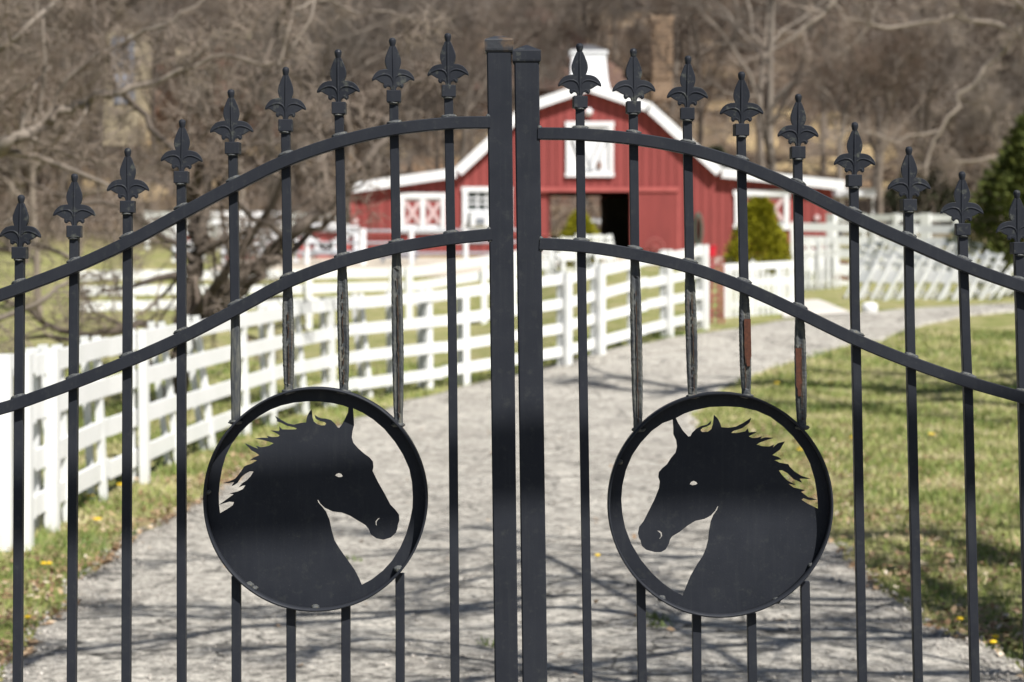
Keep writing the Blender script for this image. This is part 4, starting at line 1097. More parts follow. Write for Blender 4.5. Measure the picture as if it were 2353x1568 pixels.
def np_mesh(name, V, Q, mat, tint=None, smooth=True):
    me = bpy.data.meshes.new(name); nv, nq = len(V), len(Q); kq = Q.shape[1]
    me.vertices.add(nv); me.vertices.foreach_set('co', V.astype(np.float32).ravel())
    me.loops.add(nq * kq); me.loops.foreach_set('vertex_index', Q.astype(np.int32).ravel())
    me.polygons.add(nq); me.polygons.foreach_set('loop_start', np.arange(nq, dtype=np.int32) * kq)
    me.polygons.foreach_set('loop_total', np.full(nq, kq, dtype=np.int32))
    if smooth: me.polygons.foreach_set('use_smooth', np.ones(nq, dtype=bool))
    if tint is not None:
        a = me.attributes.new('tint', 'FLOAT', 'POINT'); a.data.foreach_set('value', tint.astype(np.float32))
    me.materials.append(mat); me.update(calc_edges=True); return me

def wander(p, d, L, r, n, jit, up, rg, endr=.25):
    pts = [p.copy()]; rad = [r]; d = d.normalized(); st = L / n
    for i in range(n):
        d = (d + Vector((rg.gauss(0, jit), rg.gauss(0, jit), rg.gauss(0, jit) + up))).normalized()
        p = p + d * st; pts.append(p.copy()); rad.append(r * (1 - (1 - endr) * (i + 1) / n))
    return pts, rad

def twigs(chain, levels, rg, out, dens, ratio=.5, spread=.9, up=.03, jit=.16, rmin=.004, lmax=3.0):
    """grow side branches from a chain"""
    pts, rad = chain
    L = sum((pts[i + 1] - pts[i]).length for i in range(len(pts) - 1))
    n = max(1, int(dens[0] * (1 if L > .3 else .6) + rg.random()))
    for k in range(n):
        t = rg.uniform(.12, 1.0); f = t * (len(pts) - 1); i = min(int(f), len(pts) - 2); u = f - i
        p = pts[i].lerp(pts[i + 1], u); d = (pts[i + 1] - pts[i]).normalized()
        perp = d.cross(Vector((rg.gauss(0, 1), rg.gauss(0, 1), rg.gauss(0, 1)))).normalized()
        nd = (d * rg.uniform(.35, 1.0) + perp * spread * rg.uniform(.6, 1.2)).normalized()
        r2 = max(rmin, (rad[i] * (1 - u) + rad[i + 1] * u) * rg.uniform(.32, .6)); l2 = max(L * ratio * (1.15 - .55 * t), min(r2 * 34, lmax)) * rg.uniform(.6, 1.3)
        c = wander(p, nd, l2, r2, 4 if levels > 1 else 3, jit, up, rg)
        out.setdefault(levels, []).append(c)
        if levels > 1: twigs(c, levels - 1, rg, out, dens[1:], ratio, spread, up, jit, rmin, lmax)

def tree_meshes(seed, H, r0, pale=False, dens=(7, 7, 6, 5), droop=.02, lean=0):
    rg = random.Random(seed); limbs = []; out = {}
    tp, tr = wander(Vector((0, 0, -.3)), Vector((lean, 0, 1)), H * .62, r0, 8, .07, .05, rg, .45)
    limbs.append((tp, tr))
    nl = rg.randint(8, 11)
    for i in range(nl):
        t = rg.uniform(.25, 1.0) if i > 2 else 1.0; f = t * 8; k = min(int(f), 7); p = tp[k].lerp(tp[k + 1], f - k)
        a = i * 2.4 + rg.uniform(-.5, .5); d = Vector((cos(a), sin(a), rg.uniform(.35, 1.3)))
        c = wander(p, d, H * rg.uniform(.32, .52) * (1.15 - .3 * t), tr[k] * rg.uniform(.4, .62), 7, .13, droop, rg)
        limbs.append(c)
    for c in limbs[1:]: twigs(c, len(dens), rg, out, dens, .46, .8, .02, .16, .013)
    top = max(out); thick = limbs + out.get(top, [])
    thin = [c for l, cs in out.items() if l != top for c in cs]
    V, Q = chains_to_mesh(thick, 6); V2, Q2 = chains_to_mesh(thin, 3)
    return (V, Q), (V2, Q2)

variants = []
for s, (H, r0, bk) in enumerate([(11, .17, 'bark'), (13, .20, 'barkpale'), (9, .13, 'bark'), (12, .16, 'barkdark'), (8, .10, 'bark')]):
    A, B = tree_meshes(100 + s, H, r0, dens=(6, 7, 4))
    variants.append((np_mesh('trunk', *A, M[bk]), np_mesh('crown', *B, M['twigfar'], smooth=False)))
def place_tree(vi, X, Y, sc, rz, label, group, z=None):
    t = thing('bare_tree', (X, Y, gz(X, Y) if z is None else z), label, 'tree', group, rz); t.scale = (sc, sc, sc * rng.uniform(.9, 1.15))
    share_obj('trunk', variants[vi][0], t); share_obj('crown', variants[vi][1], t); return t
def clear_of_barn(X, Y):
    return not (68 < Y < 83 and -6.5 < X < 12.5)
cnt = 0
for i in range(900):
    Y = 84 + 90 * rng.random() ** 1.4; X = rng.uniform(-.30 * Y - 3, .30 * Y + 3)
    px = CX + X * F / Y
    # keep the straw clearing right of the barn and the roofs partly open
    if 1640 < px < 2180 and Y < 112 and rng.random() < .8: continue
    if 1040 < px < 1480 and Y < 112 and rng.random() < .85: continue
    if 1370 < px < 1690 and Y < 111.5 and rng.random() < .93: continue
    if 200 < px < 660 and Y < 107.5 and rng.random() < .85: continue
    if Y > 130 and rng.random() < .35: continue
    vi = rng.choice([0, 1, 2, 3, 4, 0, 2, 4])
    zone = 'at the left' if px < 600 else 'left of the cupola' if px < 1180 else 'above the barn roof' if px < 1600 else 'right of the barn' if px < 2000 else 'at the right'
    place_tree(vi, X, Y, rng.uniform(.75, 1.25), rng.uniform(0, 6.28), ['grey-barked bare tree', 'tall pale-barked bare tree', 'low grey bare tree', 'dark-barked bare tree', 'small thin bare tree'][vi] + ' in the ' + ('near' if Y < 105 else 'far') + ' hillside woods ' + zone, 'bare trees on the wooded hillside')
    cnt += 1
    if cnt >= 290: break
_k = iter(['first', 'second', 'third', 'fourth', 'fifth', 'sixth'])
pass
for i in range(70):
    sd_ = -1 if i < 40 else 1; Y = rng.uniform(84, 150); X = sd_ * Y * rng.uniform(.31, .50)
    place_tree(rng.choice([0, 1, 2, 3, 4]), X, Y, rng.uniform(.8, 1.25), rng.uniform(0, 6.28), 'bare tree in the woods ' + ('beyond the left paddock outside the view' if sd_ < 0 else 'behind the juniper outside the view'), 'bare trees on the wooded hillside')
for px, Y, sc in ((1610, 96, 1.0), (1750, 98, 1.1), (1890, 100, .9), (2010, 94, 1.0), (2110, 97, 1.2), (2160, 88, .9)):
    X = (px - CX) * Y / F
    place_tree(rng.choice([0, 1, 3]), X, Y, sc, rng.uniform(0, 6), next(_k) + ' bare tree from the left in the straw clearing beyond the barn roof', 'bare trees in the straw clearing')
_k = iter(['first', 'second', 'third', 'fourth', 'fifth', 'sixth', 'seventh', 'eighth', 'ninth', 'tenth', 'eleventh', 'twelfth', 'thirteenth'])
for px, Y, sc in ((-60, 55, .9), (20, 74, 1.2), (60, 62, 1.0), (90, 48, .7), (180, 70, 1.0), (420, 84, 1.0), (560, 78, .9), (640, 85, 1.1), (760, 84, 1.1)):
    X = (px - CX) * Y / F
    place_tree(rng.choice([0, 2, 4]), X, Y, sc, rng.uniform(0, 6), next(_k) + ' from the left of the bare trees beyond the left paddock', 'bare trees beyond the left paddock')

# guided trees ---------------------------------------------------------------
def guided(label, limbs, Y0, base_px, seed, dens, matT, matC, name='bare_tree', ratio=.42, rmin=.005, group=None, base=None, up=.0):
    rg = random.Random(seed); out = {}; L = []
    for pts, r in limbs:
        P = []
        for q in pts:
            if len(q) == 2: P.append(at(q[0], q[1], Y0 + rg.uniform(-.4, .4)))
            else: P.append(Vector(q) if abs(q[1]) < 60 and len(q) == 3 and base is not None else at(q[0], q[1], Y0 + q[2]))
        C = catmull(P, 4)
        for c in C[1:]: c += Vector((rg.gauss(0, .03), rg.gauss(0, .03), rg.gauss(0, .03))) * (Y0 / 24)
        n = len(C); R = [r[0] + (r[1] - r[0]) * i / (n - 1) for i in range(n)]
        L.append((C, R))
    for c in L:
        # cut long limbs into shorter runs so that side branches keep a natural length
        n = len(c[0]); step = 8
        for a in range(0, n - 1, step):
            sub = (c[0][a:a + step + 1], c[1][a:a + step + 1])
            if len(sub[0]) > 2: twigs(sub, len(dens), rg, out, dens, ratio, .9, up, .2, rmin)
    b = base if base is not None else L[0][0][0]
    t = thing(name, b, label, 'tree', group)
    V, Q = chains_to_mesh(L + out.get(len(dens), []), 8); V -= np.array(b)
    me = np_mesh('trunk', V, Q, M[matT]); share_obj('trunk', me, t)
    thin = [c for l, cs in out.items() if l != len(dens) for c in cs]
    V, Q = chains_to_mesh(thin, 3); V -= np.array(b)
    me = np_mesh('crown', V, Q, M[matC], smooth=False); share_obj('crown', me, t)
    return t
k24 = 24 / F
def r_(a, b, Y=24): return (a * Y / F / 2, b * Y / F / 2)
guided('large bare tree with dark forked trunk leaning right behind the left fence', [
    ([(415, 960), (408, 850), (420, 760), (440, 660), (452, 560), (440, 470), (455, 380)], r_(66, 24)),
    ([(425, 760), (500, 680), (590, 615), (680, 530), (770, 450), (835, 385), (870, 320), (900, 255), (960, 180)], r_(44, 12)),
    ([(420, 790), (470, 735), (560, 670), (620, 600), (700, 560), (790, 480)], r_(34, 12)),
    ([(410, 800), (340, 745), (230, 775), (120, 745), (20, 690), (-80, 640)], r_(24, 8)),
    ([(452, 560), (480, 440), (520, 340), (575, 250), (600, 160), (640, 60), (690, -60)], r_(24, 8)),
    ([(440, 480), (400, 360), (330, 270), (260, 170), (220, 60), (200, -60)], r_(20, 7)),
    ([(520, 340), (600, 330), (700, 300), (800, 310), (880, 290)], r_(9, 4)),
    ([(445, 600), (360, 520), (250, 470), (130, 450), (20, 400)], r_(16, 5)),
], 25, None, 5, (3, 5, 5, 3), 'barkdark', 'twig', ratio=.55, rmin=.007)
guided('bare tree with pale limbs reaching in from the upper left edge', [
    ([(-260, 900), (-200, 640), (-150, 460), (-60, 370), (20, 325), (95, 285), (180, 240), (280, 215), (370, 185), (450, 150)], r_(44, 8)),
    ([(-150, 460), (-60, 200), (40, 80), (160, -20)], r_(20, 8)),
    ([(95, 285), (160, 180), (300, 90), (420, 30), (520, -30)], r_(10, 5)),
    ([(-200, 640), (-80, 600), (60, 560), (200, 600), (310, 560)], r_(16, 5)),
    ([(-230, 760), (-60, 740), (80, 700), (180, 640), (260, 640)], r_(16, 5)),
    ([(370, 185), (520, 130), (640, 150), (690, 70), (745, -20)], r_(9, 5)),
    ([(640, 150), (680, 30), (760, 5), (850, 28), (960, 35)], r_(7, 4)),
], 22, None, 9, (3, 6, 5, 3), 'barkpale', 'twig', ratio=.55, rmin=.006)
guided('bare tree with long pale limb sloping down at the upper right', [
    ([(2480, 560), (2470, 300), (2420, 120), (2380, -60)], r_(40, 24, 76)),
    ([(2450, 180), (2360, 70), (2290, 130), (2230, 200), (2160, 300), (2120, 400)], r_(17, 6, 76)),
    ([(2440, 150), (2300, 60), (2160, 40), (2010, 60), (1900, 10)], r_(14, 5, 76)),
    ([(2160, 300), (2060, 320), (1960, 300), (1880, 340)], r_(8, 4, 76)),
    ([(2470, 300), (2360, 330), (2260, 380), (2180, 360)], r_(12, 5, 76)),
    ([(2410, 60), (2250, -40), (2000, -60), (1850, 60), (1760, 130)], r_(16, 5, 76)),
], 76, None, 12, (5, 6, 5, 4), 'barkpale', 'twig', ratio=.45, rmin=.008)

# roadside trees outside the frame whose limbs shade the gate and the drive ----
def shade(px, py, t, onground=True, off=0):
    G = hit(px, py) if onground else at(px, py, GY)
    return G + SUN * t
def shade_tree(label, trunk, limbs, seed, dens, ratio=.4, bare_first=False):
    rg = random.Random(seed); out = {}; L = []
    C = catmull(trunk[0], 4); R = [trunk[1][0] + (trunk[1][1] - trunk[1][0]) * i / (len(C) - 1) for i in range(len(C))]
    L.append((C, R)); tipp = C[-1]
    for pts, r in limbs:
        st = min(C[len(C) // 3:], key=lambda c: (c - pts[0]).length)
        P = catmull([st] + list(pts), 5); n = len(P)
        r = (r[0] * 1.25, r[1] * 1.25)
        L.append((P, [r[0] + (r[1] - r[0]) * i / (n - 1) for i in range(n)]))
    for ci, c in enumerate(L[1:]):
        n = len(c[0]); step = 7
        if ci == 0 and bare_first: continue
        for a in range(0, n - 1, step):
            sub = (c[0][a:a + step + 1], c[1][a:a + step + 1])
            if len(sub[0]) > 2: twigs(sub, len(dens), rg, out, dens, ratio, .34, .0, .12, .006, .5)
    def off_gate(c):
        for p in c[0]:
            tt = (p.y - GY) / SUN.y; q = p - SUN * tt
            if -1.4 < q.x < 1.4 and .7 < q.z < 2.6: return False
        return True
    def okc(c):
        for p in c[0]:
            if p.y > .3:
                sx = p.x * F / p.y; sy = HY - (p.z - CH) * F / p.y
                if -1260 < sx < 1260 and sy > -60: return False
        return True
    b = C[0]; t = thing('bare_tree', b, label, 'tree')
    thick = [c for c in L + [k_ for k_ in out.get(len(dens), []) if off_gate(k_)] if okc(c)]
    V, Q = chains_to_mesh(thick, 8); V -= np.array(b); share_obj('trunk', np_mesh('trunk', V, Q, M['bark']), t)
    thin = [c for l, cs in out.items() if l != len(dens) for c in cs if okc(c) and off_gate(c)]
    V, Q = chains_to_mesh(thin, 3); V -= np.array(b); share_obj('crown', np_mesh('crown', V, Q, M['twig'], smooth=False), t)
def S(px, py, t, onground=True):
    if onground and t < 9: t = 4.6 + (t - 6.4) * .6
    return shade(px, py, t, onground)
shade_tree('bare roadside tree right of the gate whose limbs shade it', ([Vector((6.2, 1.2, -.2)), Vector((6.0, 1.3, 1.8)), Vector((5.6, 1.6, 3.6)), Vector((5.2, 2.0, 5.4)), Vector((4.9, 2.4, 7.2))], (.28, .16)), [
    ([S(2700, 1010, 5.2, False), S(2353, 1035, 5.0, False), S(1650, 1040, 4.9, False), S(1176, 1085, 4.9, False), S(620, 1135, 5.0, False), S(40, 1170, 5.2, False), S(-300, 1180, 5.3, False)], (.055, .034)),
    ([S(2353, 1515, 6.6), S(2100, 1470, 6.5), S(1950, 1458, 6.4), S(1700, 1452, 6.4), S(1450, 1425, 6.4), S(1250, 1408, 6.5), S(1000, 1412, 6.6), S(572, 1431, 6.7), S(304, 1428, 6.8), S(120, 1440, 7)], (.05, .018)),
    ([S(2500, 1520, 7.2), S(1950, 1480, 7.2), S(1750, 1490, 7.3), S(1600, 1503, 7.3), S(1450, 1530, 7.4), S(1250, 1550, 7.6), S(1050, 1580, 7.6)], (.035, .018)),
    ([S(2600, 1400, 8), S(1900, 1390, 8), S(1300, 1380, 8), S(1100, 1398, 8), S(840, 1432, 8), S(572, 1452, 8), S(426, 1474, 8), S(274, 1496, 8), S(122, 1514, 8.1), S(40, 1550, 8.1)], (.035, .02)),
    ([S(2500, 1440, 7.4), S(1800, 1400, 7.4), S(1200, 1330, 7.4), S(900, 1380, 7.5), S(575, 1406, 7.6), S(426, 1405, 7.6), S(179, 1400, 7.7)], (.026, .012)),
    ([S(2600, 1540, 7.8), S(2100, 1380, 7.6), S(1900, 1345, 7.4), S(1700, 1352, 7.4), S(1500, 1345, 7.4), S(1250, 1350, 7.5)], (.03, .012)),
    ([S(2500, 1600, 7.0), S(2000, 1560, 7.0), S(1700, 1556, 7.0), S(1400, 1562, 7.0), S(1000, 1520, 7.0), S(700, 1500, 7), S(500, 1510, 7)], (.035, .014)),
    ([S(2500, 1330, 8.4), S(1900, 1300, 8.4), S(1300, 1245, 8.4), S(1100, 1225, 8.4), S(900, 1235, 8.4), S(600, 1215, 8.4)], (.026, .010)),
    ([S(1250, 1290, 8.2), S(1050, 1270, 8.2), S(800, 1290, 8.2), S(540, 1290, 8.3), S(426, 1298, 8.3), S(243, 1320, 8.3)], (.024, .012)),
    ([S(2500, 1300, 7.6), S(1600, 1290, 7.6), S(1350, 1285, 7.7), S(1120, 1310, 7.8), S(980, 1350, 7.8)], (.03, .012)),
    ([S(2500, 1640, 6.4), S(1500, 1590, 6.4), S(1100, 1500, 6.6), S(850, 1480, 6.8), S(650, 1530, 6.9)], (.03, .012)),
], 21, (6, 6, 4), .5, True)
shade_tree('bare tree on the right verge shading the grass beyond the gate', ([Vector((13.5, 14, -.3)), Vector((13.2, 14.2, 3)), Vector((12.6, 14.8, 6)), Vector((12, 15.5, 9))], (.3, .15)), [
    ([S(2353, 895, 10), S(2150, 900, 10), S(1950, 890, 10), S(1750, 880, 10), S(1500, 905, 10), S(1300, 880, 10.2)], (.20, .06)),
    ([S(2300, 930, 9), S(2100, 925, 9), S(1900, 935, 9), S(1750, 925, 9)], (.13, .04)),
    ([S(2400, 1280, 11), S(2250, 1255, 11), S(2080, 1225, 11), S(1950, 1240, 11)], (.12, .04)),
    ([S(1500, 885, 12), S(1400, 870, 12), S(1270, 885, 12)], (.10, .04)),
    ([S(2500, 1420, 10), S(2250, 1400, 10), S(2120, 1330, 10), S(2000, 1300, 10), S(1920, 1290, 10)], (.10, .04)),
    ([S(2500, 860, 11), S(2250, 870, 11), S(2000, 860, 11), S(1850, 850, 11)], (.10, .04)),
], 33, (7, 6, 4), .35)

# ------------------------------------------------------------------ evergreens and brush
def foliage_mesh(name, n, fn, size, mat, rg):
    """many leaf-size faces through a crown volume; fn() -> point, outward normal"""
    P = np.empty((n, 3)); D = np.empty((n, 3))
    for i in range(n):
        p, d = fn(rg); P[i] = p; D[i] = d
    D += nrng.normal(0, .5, (n, 3)); D /= np.linalg.norm(D, axis=1, keepdims=True)
    R = nrng.normal(0, 1, (n, 3)); A = np.cross(D, R); A /= np.linalg.norm(A, axis=1, keepdims=True)
    s = size * nrng.uniform(.6, 1.4, (n, 1))
    tip = P + D * s * 1.6; V = np.stack([P - A * s * .4, P + A * s * .4, tip], 1).reshape(-1, 3)
    Q = np.arange(n * 3).reshape(-1, 3)
    return np_mesh(name, V, Q, mat, smooth=False)
def shrub(label, X, Y, z0, z1, wfun, n, size, mat, name='conifer_shrub', cat='shrub', clump=.25, sd=1):
    t = thing(name, (X, Y, z0), label, cat); rg = random.Random(sd); H = z1 - z0
    def fn(rg):
        h = rg.random() ** .8; a = rg.uniform(0, 2 * pi); w = wfun(h)
        rr = w * (rg.random() ** .35) * (1 + clump * mnoise.noise(Vector((cos(a) * 2.4, sin(a) * 2.4, h * 5 + sd))))
        return (rr * cos(a), rr * sin(a), h * H), (cos(a) * .8, sin(a) * .8, .75)
    me = foliage_mesh('crown', n, fn, size, mat, rg); share_obj('crown', me, t)
    mb = MB(); mb.tube([(0, 0, -.1), (0, 0, H * .7)], [.06, .02], 6); o = mb.build('trunk', M['barkdark'], t, world_coords=False)
    return t
Ys = 47; p = at(1745, 600, Ys); base = gz(p.x, Ys)
ks = Ys / F
shrub('tall yellow-green conifer shrub with a narrow top behind the picket fence', p.x, Ys, base, at(0, 457, Ys).z,
      lambda h: ks * interp([0, .12, .3, .5, .62, .75, .9, 1.0], [66, 79, 78, 62, 48, 34, 31, 12], h), 15000, .05, M['arb'], sd=3)
p = at(1332, 600, 58)
shrub('smaller yellow-green conifer shrub in front of the barn doorway', p.x, 58, gz(p.x, 58), at(0, 486, 58).z,
      lambda h: 58 / F * interp([0, .2, .5, .8, 1.0], [44, 50, 44, 26, 6], h), 9000, .05, M['arb'], sd=8)
p = at(2425, 600, 47)
shrub('dark green juniper tree at the right edge', p.x, 47, gz(p.x, 47) - .2, at(0, 285, 47).z + .7,
      lambda h: 47 / F * interp([0, .1, .3, .5, .7, .85, 1.0], [150, 180, 186, 160, 125, 80, 16], h), 26000, .085, M['juniper'], 'juniper_tree', 'tree', .5, sd=5)
for px, py0, py1, Y, w, lab in ((1645, 345, 470, 90, 44, 'dull evergreen shrub on the slope right of the barn roof'), (835, -30, 90, 125, 70, 'olive evergreen in the woods at the top left of centre'), (2120, 380, 470, 88, 90, 'pale olive shrub in the clearing near the juniper'), (1800, 425, 480, 84, 60, 'low olive bush behind the right barn wing')):
    a = at(px, py1, Y); X = a.x; z0 = gz(X, Y)
    shrub(lab, X, Y, z0, at(px, py0, Y).z, lambda h, w=w, Y=Y: Y / F * w * interp([0, .3, .7, 1], [.8, 1, .75, .15], h), 5000, .16, M['olive'], 'evergreen_shrub', sd=int(px))

# brush thicket: one mass nobody could count
n = 26000
Yb = nrng.uniform(80, 165, n); Xb = nrng.uniform(-.31, .31, n) * Yb
keep = ~((Xb > 5) & (Xb < 20) & (Yb < 108) & (nrng.random(n) < .75)); Xb, Yb = Xb[keep], Yb[keep]; n = len(Xb)
Zb = np.array([gz(x, y) for x, y in zip(Xb, Yb)])
chs = []
base_ = np.stack([Xb, Yb, Zb - .05], 1); d = nrng.normal(0, .45, (n, 3)); d[:, 2] = 1
h = nrng.uniform(.5, 2.8, n)[:, None]
P0 = base_; P1 = base_ + d * h * .35; d2 = d + nrng.normal(0, .4, (n, 3)); P2 = P1 + d2 * h * .3; P3 = P2 + (d2 + nrng.normal(0, .6, (n, 3))) * h * .25
Pn = np.stack([P0, P1, P2, P3], 1); Rn = np.stack([np.full(n, .016), np.full(n, .012), np.full(n, .008), np.full(n, .004)], 1)
V, Q = chains_to_mesh(list(zip(Pn, Rn)), 3)
o = bpy.data.objects.new('brush_thicket', np_mesh('brush_thicket', V, Q, M['twig'], smooth=False)); COL.objects.link(o)
tag(o, 'tangled brown brush covering the hillside under the bare trees', 'brush', kind='stuff')
# russet dead leaves hanging in the brush
n = 42000
Yb = nrng.uniform(84, 160, n); Xb = nrng.uniform(-.31, .10, n) * Yb; ZZ = np.array([gz(x, y) for x, y in zip(Xb, Yb)])
cl = np.array([mnoise.noise(Vector((x * .22, y * .22, 1))) for x, y in zip(Xb, Yb)]); k = cl > .02
Xb, Yb, ZZ = Xb[k], Yb[k], ZZ[k]; n = len(Xb)
P = np.stack([Xb, Yb, ZZ + nrng.uniform(0, 3.4, n) ** 1.0], 1); A = nrng.normal(0, 1, (n, 3)); A /= np.linalg.norm(A, axis=1, keepdims=True); B = np.cross(A, nrng.normal(0, 1, (n, 3))); B /= np.linalg.norm(B, axis=1, keepdims=True)
s = nrng.uniform(.05, .12, (n, 1)); V = np.stack([P - A * s, P + B * s * .6, P + A * s, P - B * s * .6], 1).reshape(-1, 3)
o = bpy.data.objects.new('dead_leaf_brush', np_mesh('dead_leaf_brush', V, np.arange(n * 4).reshape(-1, 4), M['brush'], smooth=False)); COL.objects.link(o)
tag(o, 'russet dead leaves still hanging in the hillside brush', 'brush', kind='stuff')

# ------------------------------------------------------------------ grass, litter, dandelions
def on_drive(X, Y, m=0.0):
    a, b = drive_x(Y); return a - m < X < b + m
gx, gy = [], []
tries = 260000
TX = nrng.uniform(-8.5, 13, tries); TY = 6.5 + 28 * nrng.random(tries) ** 1.5
for x, y in zip(TX, TY):
    if abs(x) > .275 * y + .5: continue
    if y > 34 or on_drive(x, y, -.02): continue
    gx.append(x); gy.append(y)
gx, gy = np.array(gx), np.array(gy); n = len(gx)
gzv = np.array([gz(x, y) for x, y in zip(gx, gy)])
pat = np.array([mnoise.noise(Vector((x * .9, y * .9, 0))) + .6 * mnoise.noise(Vector((x * 3.1, y * 3.1, 5))) for x, y in zip(gx, gy)])
sc = (.6 + gy / 16)
hgt = nrng.uniform(.02, .055, n) * (1 + .6 * pat) * np.minimum(sc, 1.5); ang = nrng.uniform(0, 2 * pi, n); wd = nrng.uniform(.003, .006, n) * sc
P = np.stack([gx, gy, gzv], 1); A = np.stack([np.cos(ang), np.sin(ang), np.zeros(n)], 1) * wd[:, None]
tipo = np.stack([nrng.normal(0, .5, n) * hgt, nrng.normal(0, .5, n) * hgt, hgt], 1)
V = np.stack([P - A, P + A, P + tipo], 1).reshape(-1, 3)
tint = np.clip(.47 + .55 * -pat + nrng.normal(0, .20, n), 0, 1)
o = bpy.data.objects.new('grass', np_mesh('grass', V, np.arange(n * 3).reshape(-1, 3), M['blade'], np.repeat(tint, 3), False)); COL.objects.link(o)
tag(o, 'short patchy green and straw grass on both sides of the drive', 'grass', kind='stuff')
# litter along the edges
LXs, LYs = [], []
for i in range(15000):
    y = 7 + 16 * rng.random() ** 1.3; a, b = drive_x(y); side = rng.random()
    dist = rng.expovariate(2.2 if side < .4 else 1.1)
    x = a - dist * .6 + .05 if side < .4 else b + dist - .05
    if rng.random() < .012: x = rng.uniform(a, b)
    if abs(x) > .28 * y + .5: continue
    if mnoise.noise(Vector((x * 1.1, y * 1.1, 9))) < -.05 and rng.random() < .8: continue
    LXs.append(x); LYs.append(y)
n = len(LXs); P = np.array([(x, y, gz(x, y) + (.045 if on_drive(x, y) else rng.uniform(.012, .05))) for x, y in zip(LXs, LYs)])
A = nrng.normal(0, 1, (n, 3)); A[:, 2] *= .35; A /= np.linalg.norm(A, axis=1, keepdims=True); B = np.cross(A, np.array([0, 0, 1.]) + nrng.normal(0, .3, (n, 3))); B /= np.linalg.norm(B, axis=1, keepdims=True)
s = nrng.uniform(.012, .034, (n, 1)); V = np.stack([P - A * s, P + B * s * .55 + [0, 0, .004], P + A * s, P - B * s * .55], 1).reshape(-1, 3)
tint = np.repeat(np.clip(nrng.normal(.45, .25, n), 0, 1), 4)
o = bpy.data.objects.new('leaf_litter', np_mesh('leaf_litter', V, np.arange(n * 4).reshape(-1, 4), M['litter'], tint, False)); COL.objects.link(o)
tag(o, 'dry brown leaves scattered along the drive edges', 'leaves', kind='stuff')
# loose stones on the drive
SP = []
while len(SP) < 9000:
    y = 6.8 + 14 * rng.random() ** 1.5; a, b = drive_x(y); e = rng.random()
    x = rng.uniform(a, b) if e < .6 else (a + abs(rng.gauss(0, .14)) - .06 if e < .8 else b - abs(rng.gauss(0, .14)) + .06)
    if mnoise.noise(Vector((x * 1.7, y * 1.7, 2))) < -.05 and e < .6: continue
    SP.append((x, y, gz(x, y) + .034))
SP = np.array(SP); n = len(SP); r = nrng.gamma(3.0, .0022, n)[:, None, None] + .002
octo = np.array([(1, 0, 0), (-1, 0, 0), (0, 1, 0), (0, -1, 0), (0, 0, .7), (0, 0, -.7)], float)[None] * nrng.uniform(.6, 1.3, (n, 6, 1))
th = nrng.uniform(0, 6.28, n); c_, s_ = np.cos(th), np.sin(th)
X_ = octo[:, :, 0] * c_[:, None] - octo[:, :, 1] * s_[:, None]; Y_ = octo[:, :, 0] * s_[:, None] + octo[:, :, 1] * c_[:, None]
V = (SP[:, None, :] + np.stack([X_, Y_, octo[:, :, 2]], -1) * r).reshape(-1, 3)
tri = np.array([(0, 2, 4), (2, 1, 4), (1, 3, 4), (3, 0, 4), (2, 0, 5), (1, 2, 5), (3, 1, 5), (0, 3, 5)])
Q = (tri[None] + (np.arange(n) * 6)[:, None, None]).reshape(-1, 3)
M['stone'] = simple('loose_drive_stones', (.56, .52, .46), (.30, .27, .24), 40, .9, c3=(.68, .64, .57))
o = bpy.data.objects.new('gravel', np_mesh('gravel', V, Q, M['stone'], smooth=False)); COL.objects.link(o)
tag(o, 'loose pale stones scattered over the worn drive', 'gravel', kind='stuff')
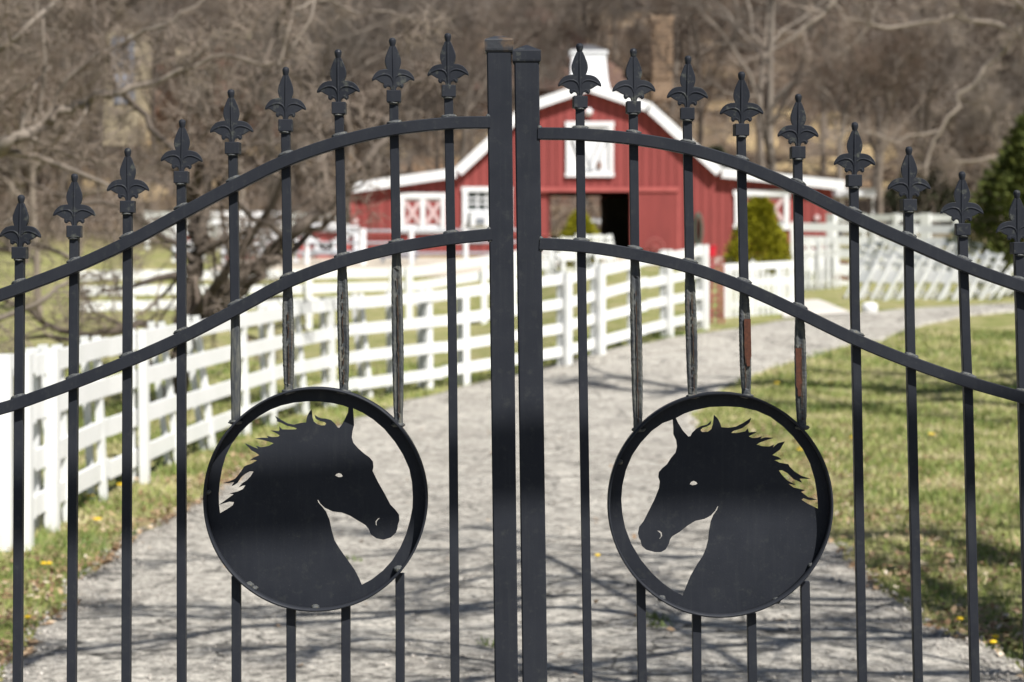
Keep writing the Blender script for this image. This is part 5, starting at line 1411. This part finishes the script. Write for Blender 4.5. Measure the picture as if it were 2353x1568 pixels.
# small weeds in the drive cracks
for k_, (px, py) in enumerate([(1503, 1437), (1785, 1375), (1500, 1452), (800, 1300), (700, 1325), (1130, 1500)]):
    q = hit(px, py); q.z += .03
    t = thing('weed_tuft', q, ['bright green weed growing in a drive crack under the right medallion', 'low green weed tuft right of the right medallion on the drive', 'smaller weed below the one in the drive crack', 'pale green weed on the drive behind the left medallion', 'tiny weed on the drive behind the left horse neck', 'weed sprout on the drive beside the left meeting post'][k_], 'weed', 'small weeds in the drive')
    mb = MB(); r2 = random.Random(k_)
    for j in range(34):
        a = r2.uniform(0, 6.28); d = r2.uniform(0, .07); b = Vector((d * 1.5 * cos(a), d * sin(a), 0)); h = r2.uniform(.015, .05); l = Vector((r2.gauss(0, .02), r2.gauss(0, .02), h)); w = Vector((cos(a + 1), sin(a + 1), 0)) * .005
        mb.add([b - w, b + w, b + l * .6 + w * .8, b + l, b + l * .6 - w * .8], [(0, 1, 2, 3, 4)])
    mb.build('leaves', M['stem'], t, world_coords=False)
# dandelions
D = [(64, 1443), (100, 1316), (113, 1316), (206, 1155), (224, 1211), (277, 1129), (2206, 1448), (2282, 1503), (2288, 1490), (1373, 1297), (1839, 1046), (1785, 890), (1908, 889), (1960, 1018), (2140, 1010), (2345, 984), (1893, 1130)]
dl = ['bright yellow dandelion beside the lower left drive edge', 'left one of a close pair of dandelions on the left verge', 'right one of a close pair of dandelions on the left verge', 'dandelion under the near white fence', 'dandelion on the left verge below the fence', 'dandelion by the shadowed fence foot', 'dandelion on the right verge among leaves', 'dandelion nearest the lower right drive edge', 'upper one of two dandelions at the lower right drive edge', 'lone yellow dandelion growing in a drive crack', 'large dandelion on the grass right of the right medallion', 'faint dandelion where the right lawn meets the drive bend', 'dandelion on the far right lawn left of the third outer bar', 'dandelion on the mid right lawn', 'dandelion on the bright grass at the far right', 'dandelion at the right picture edge', 'dandelion on the lawn just right of the right ring']
for (px, py), lab in zip(D, dl):
    q = hit(px, py); t = thing('dandelion', q, lab, 'flower', 'dandelions in the grass'); s = .019 if q.y < 14 else .026 + .0006 * q.y
    mb = MB(); mb.lathe((0, 0, .055), [(.25 * s, -.006), (s * .8, 0), (s, .004), (s * .8, .010), (s * .3, .013), (.001, .0135)], 12); mb.build('flower_head', M['yellow'], t, world_coords=False)
    mb = MB(); mb.tube([(0, 0, -.01), (.003, 0, .055)], .002, 5); mb.build('stem', M['stem'], t, world_coords=False)
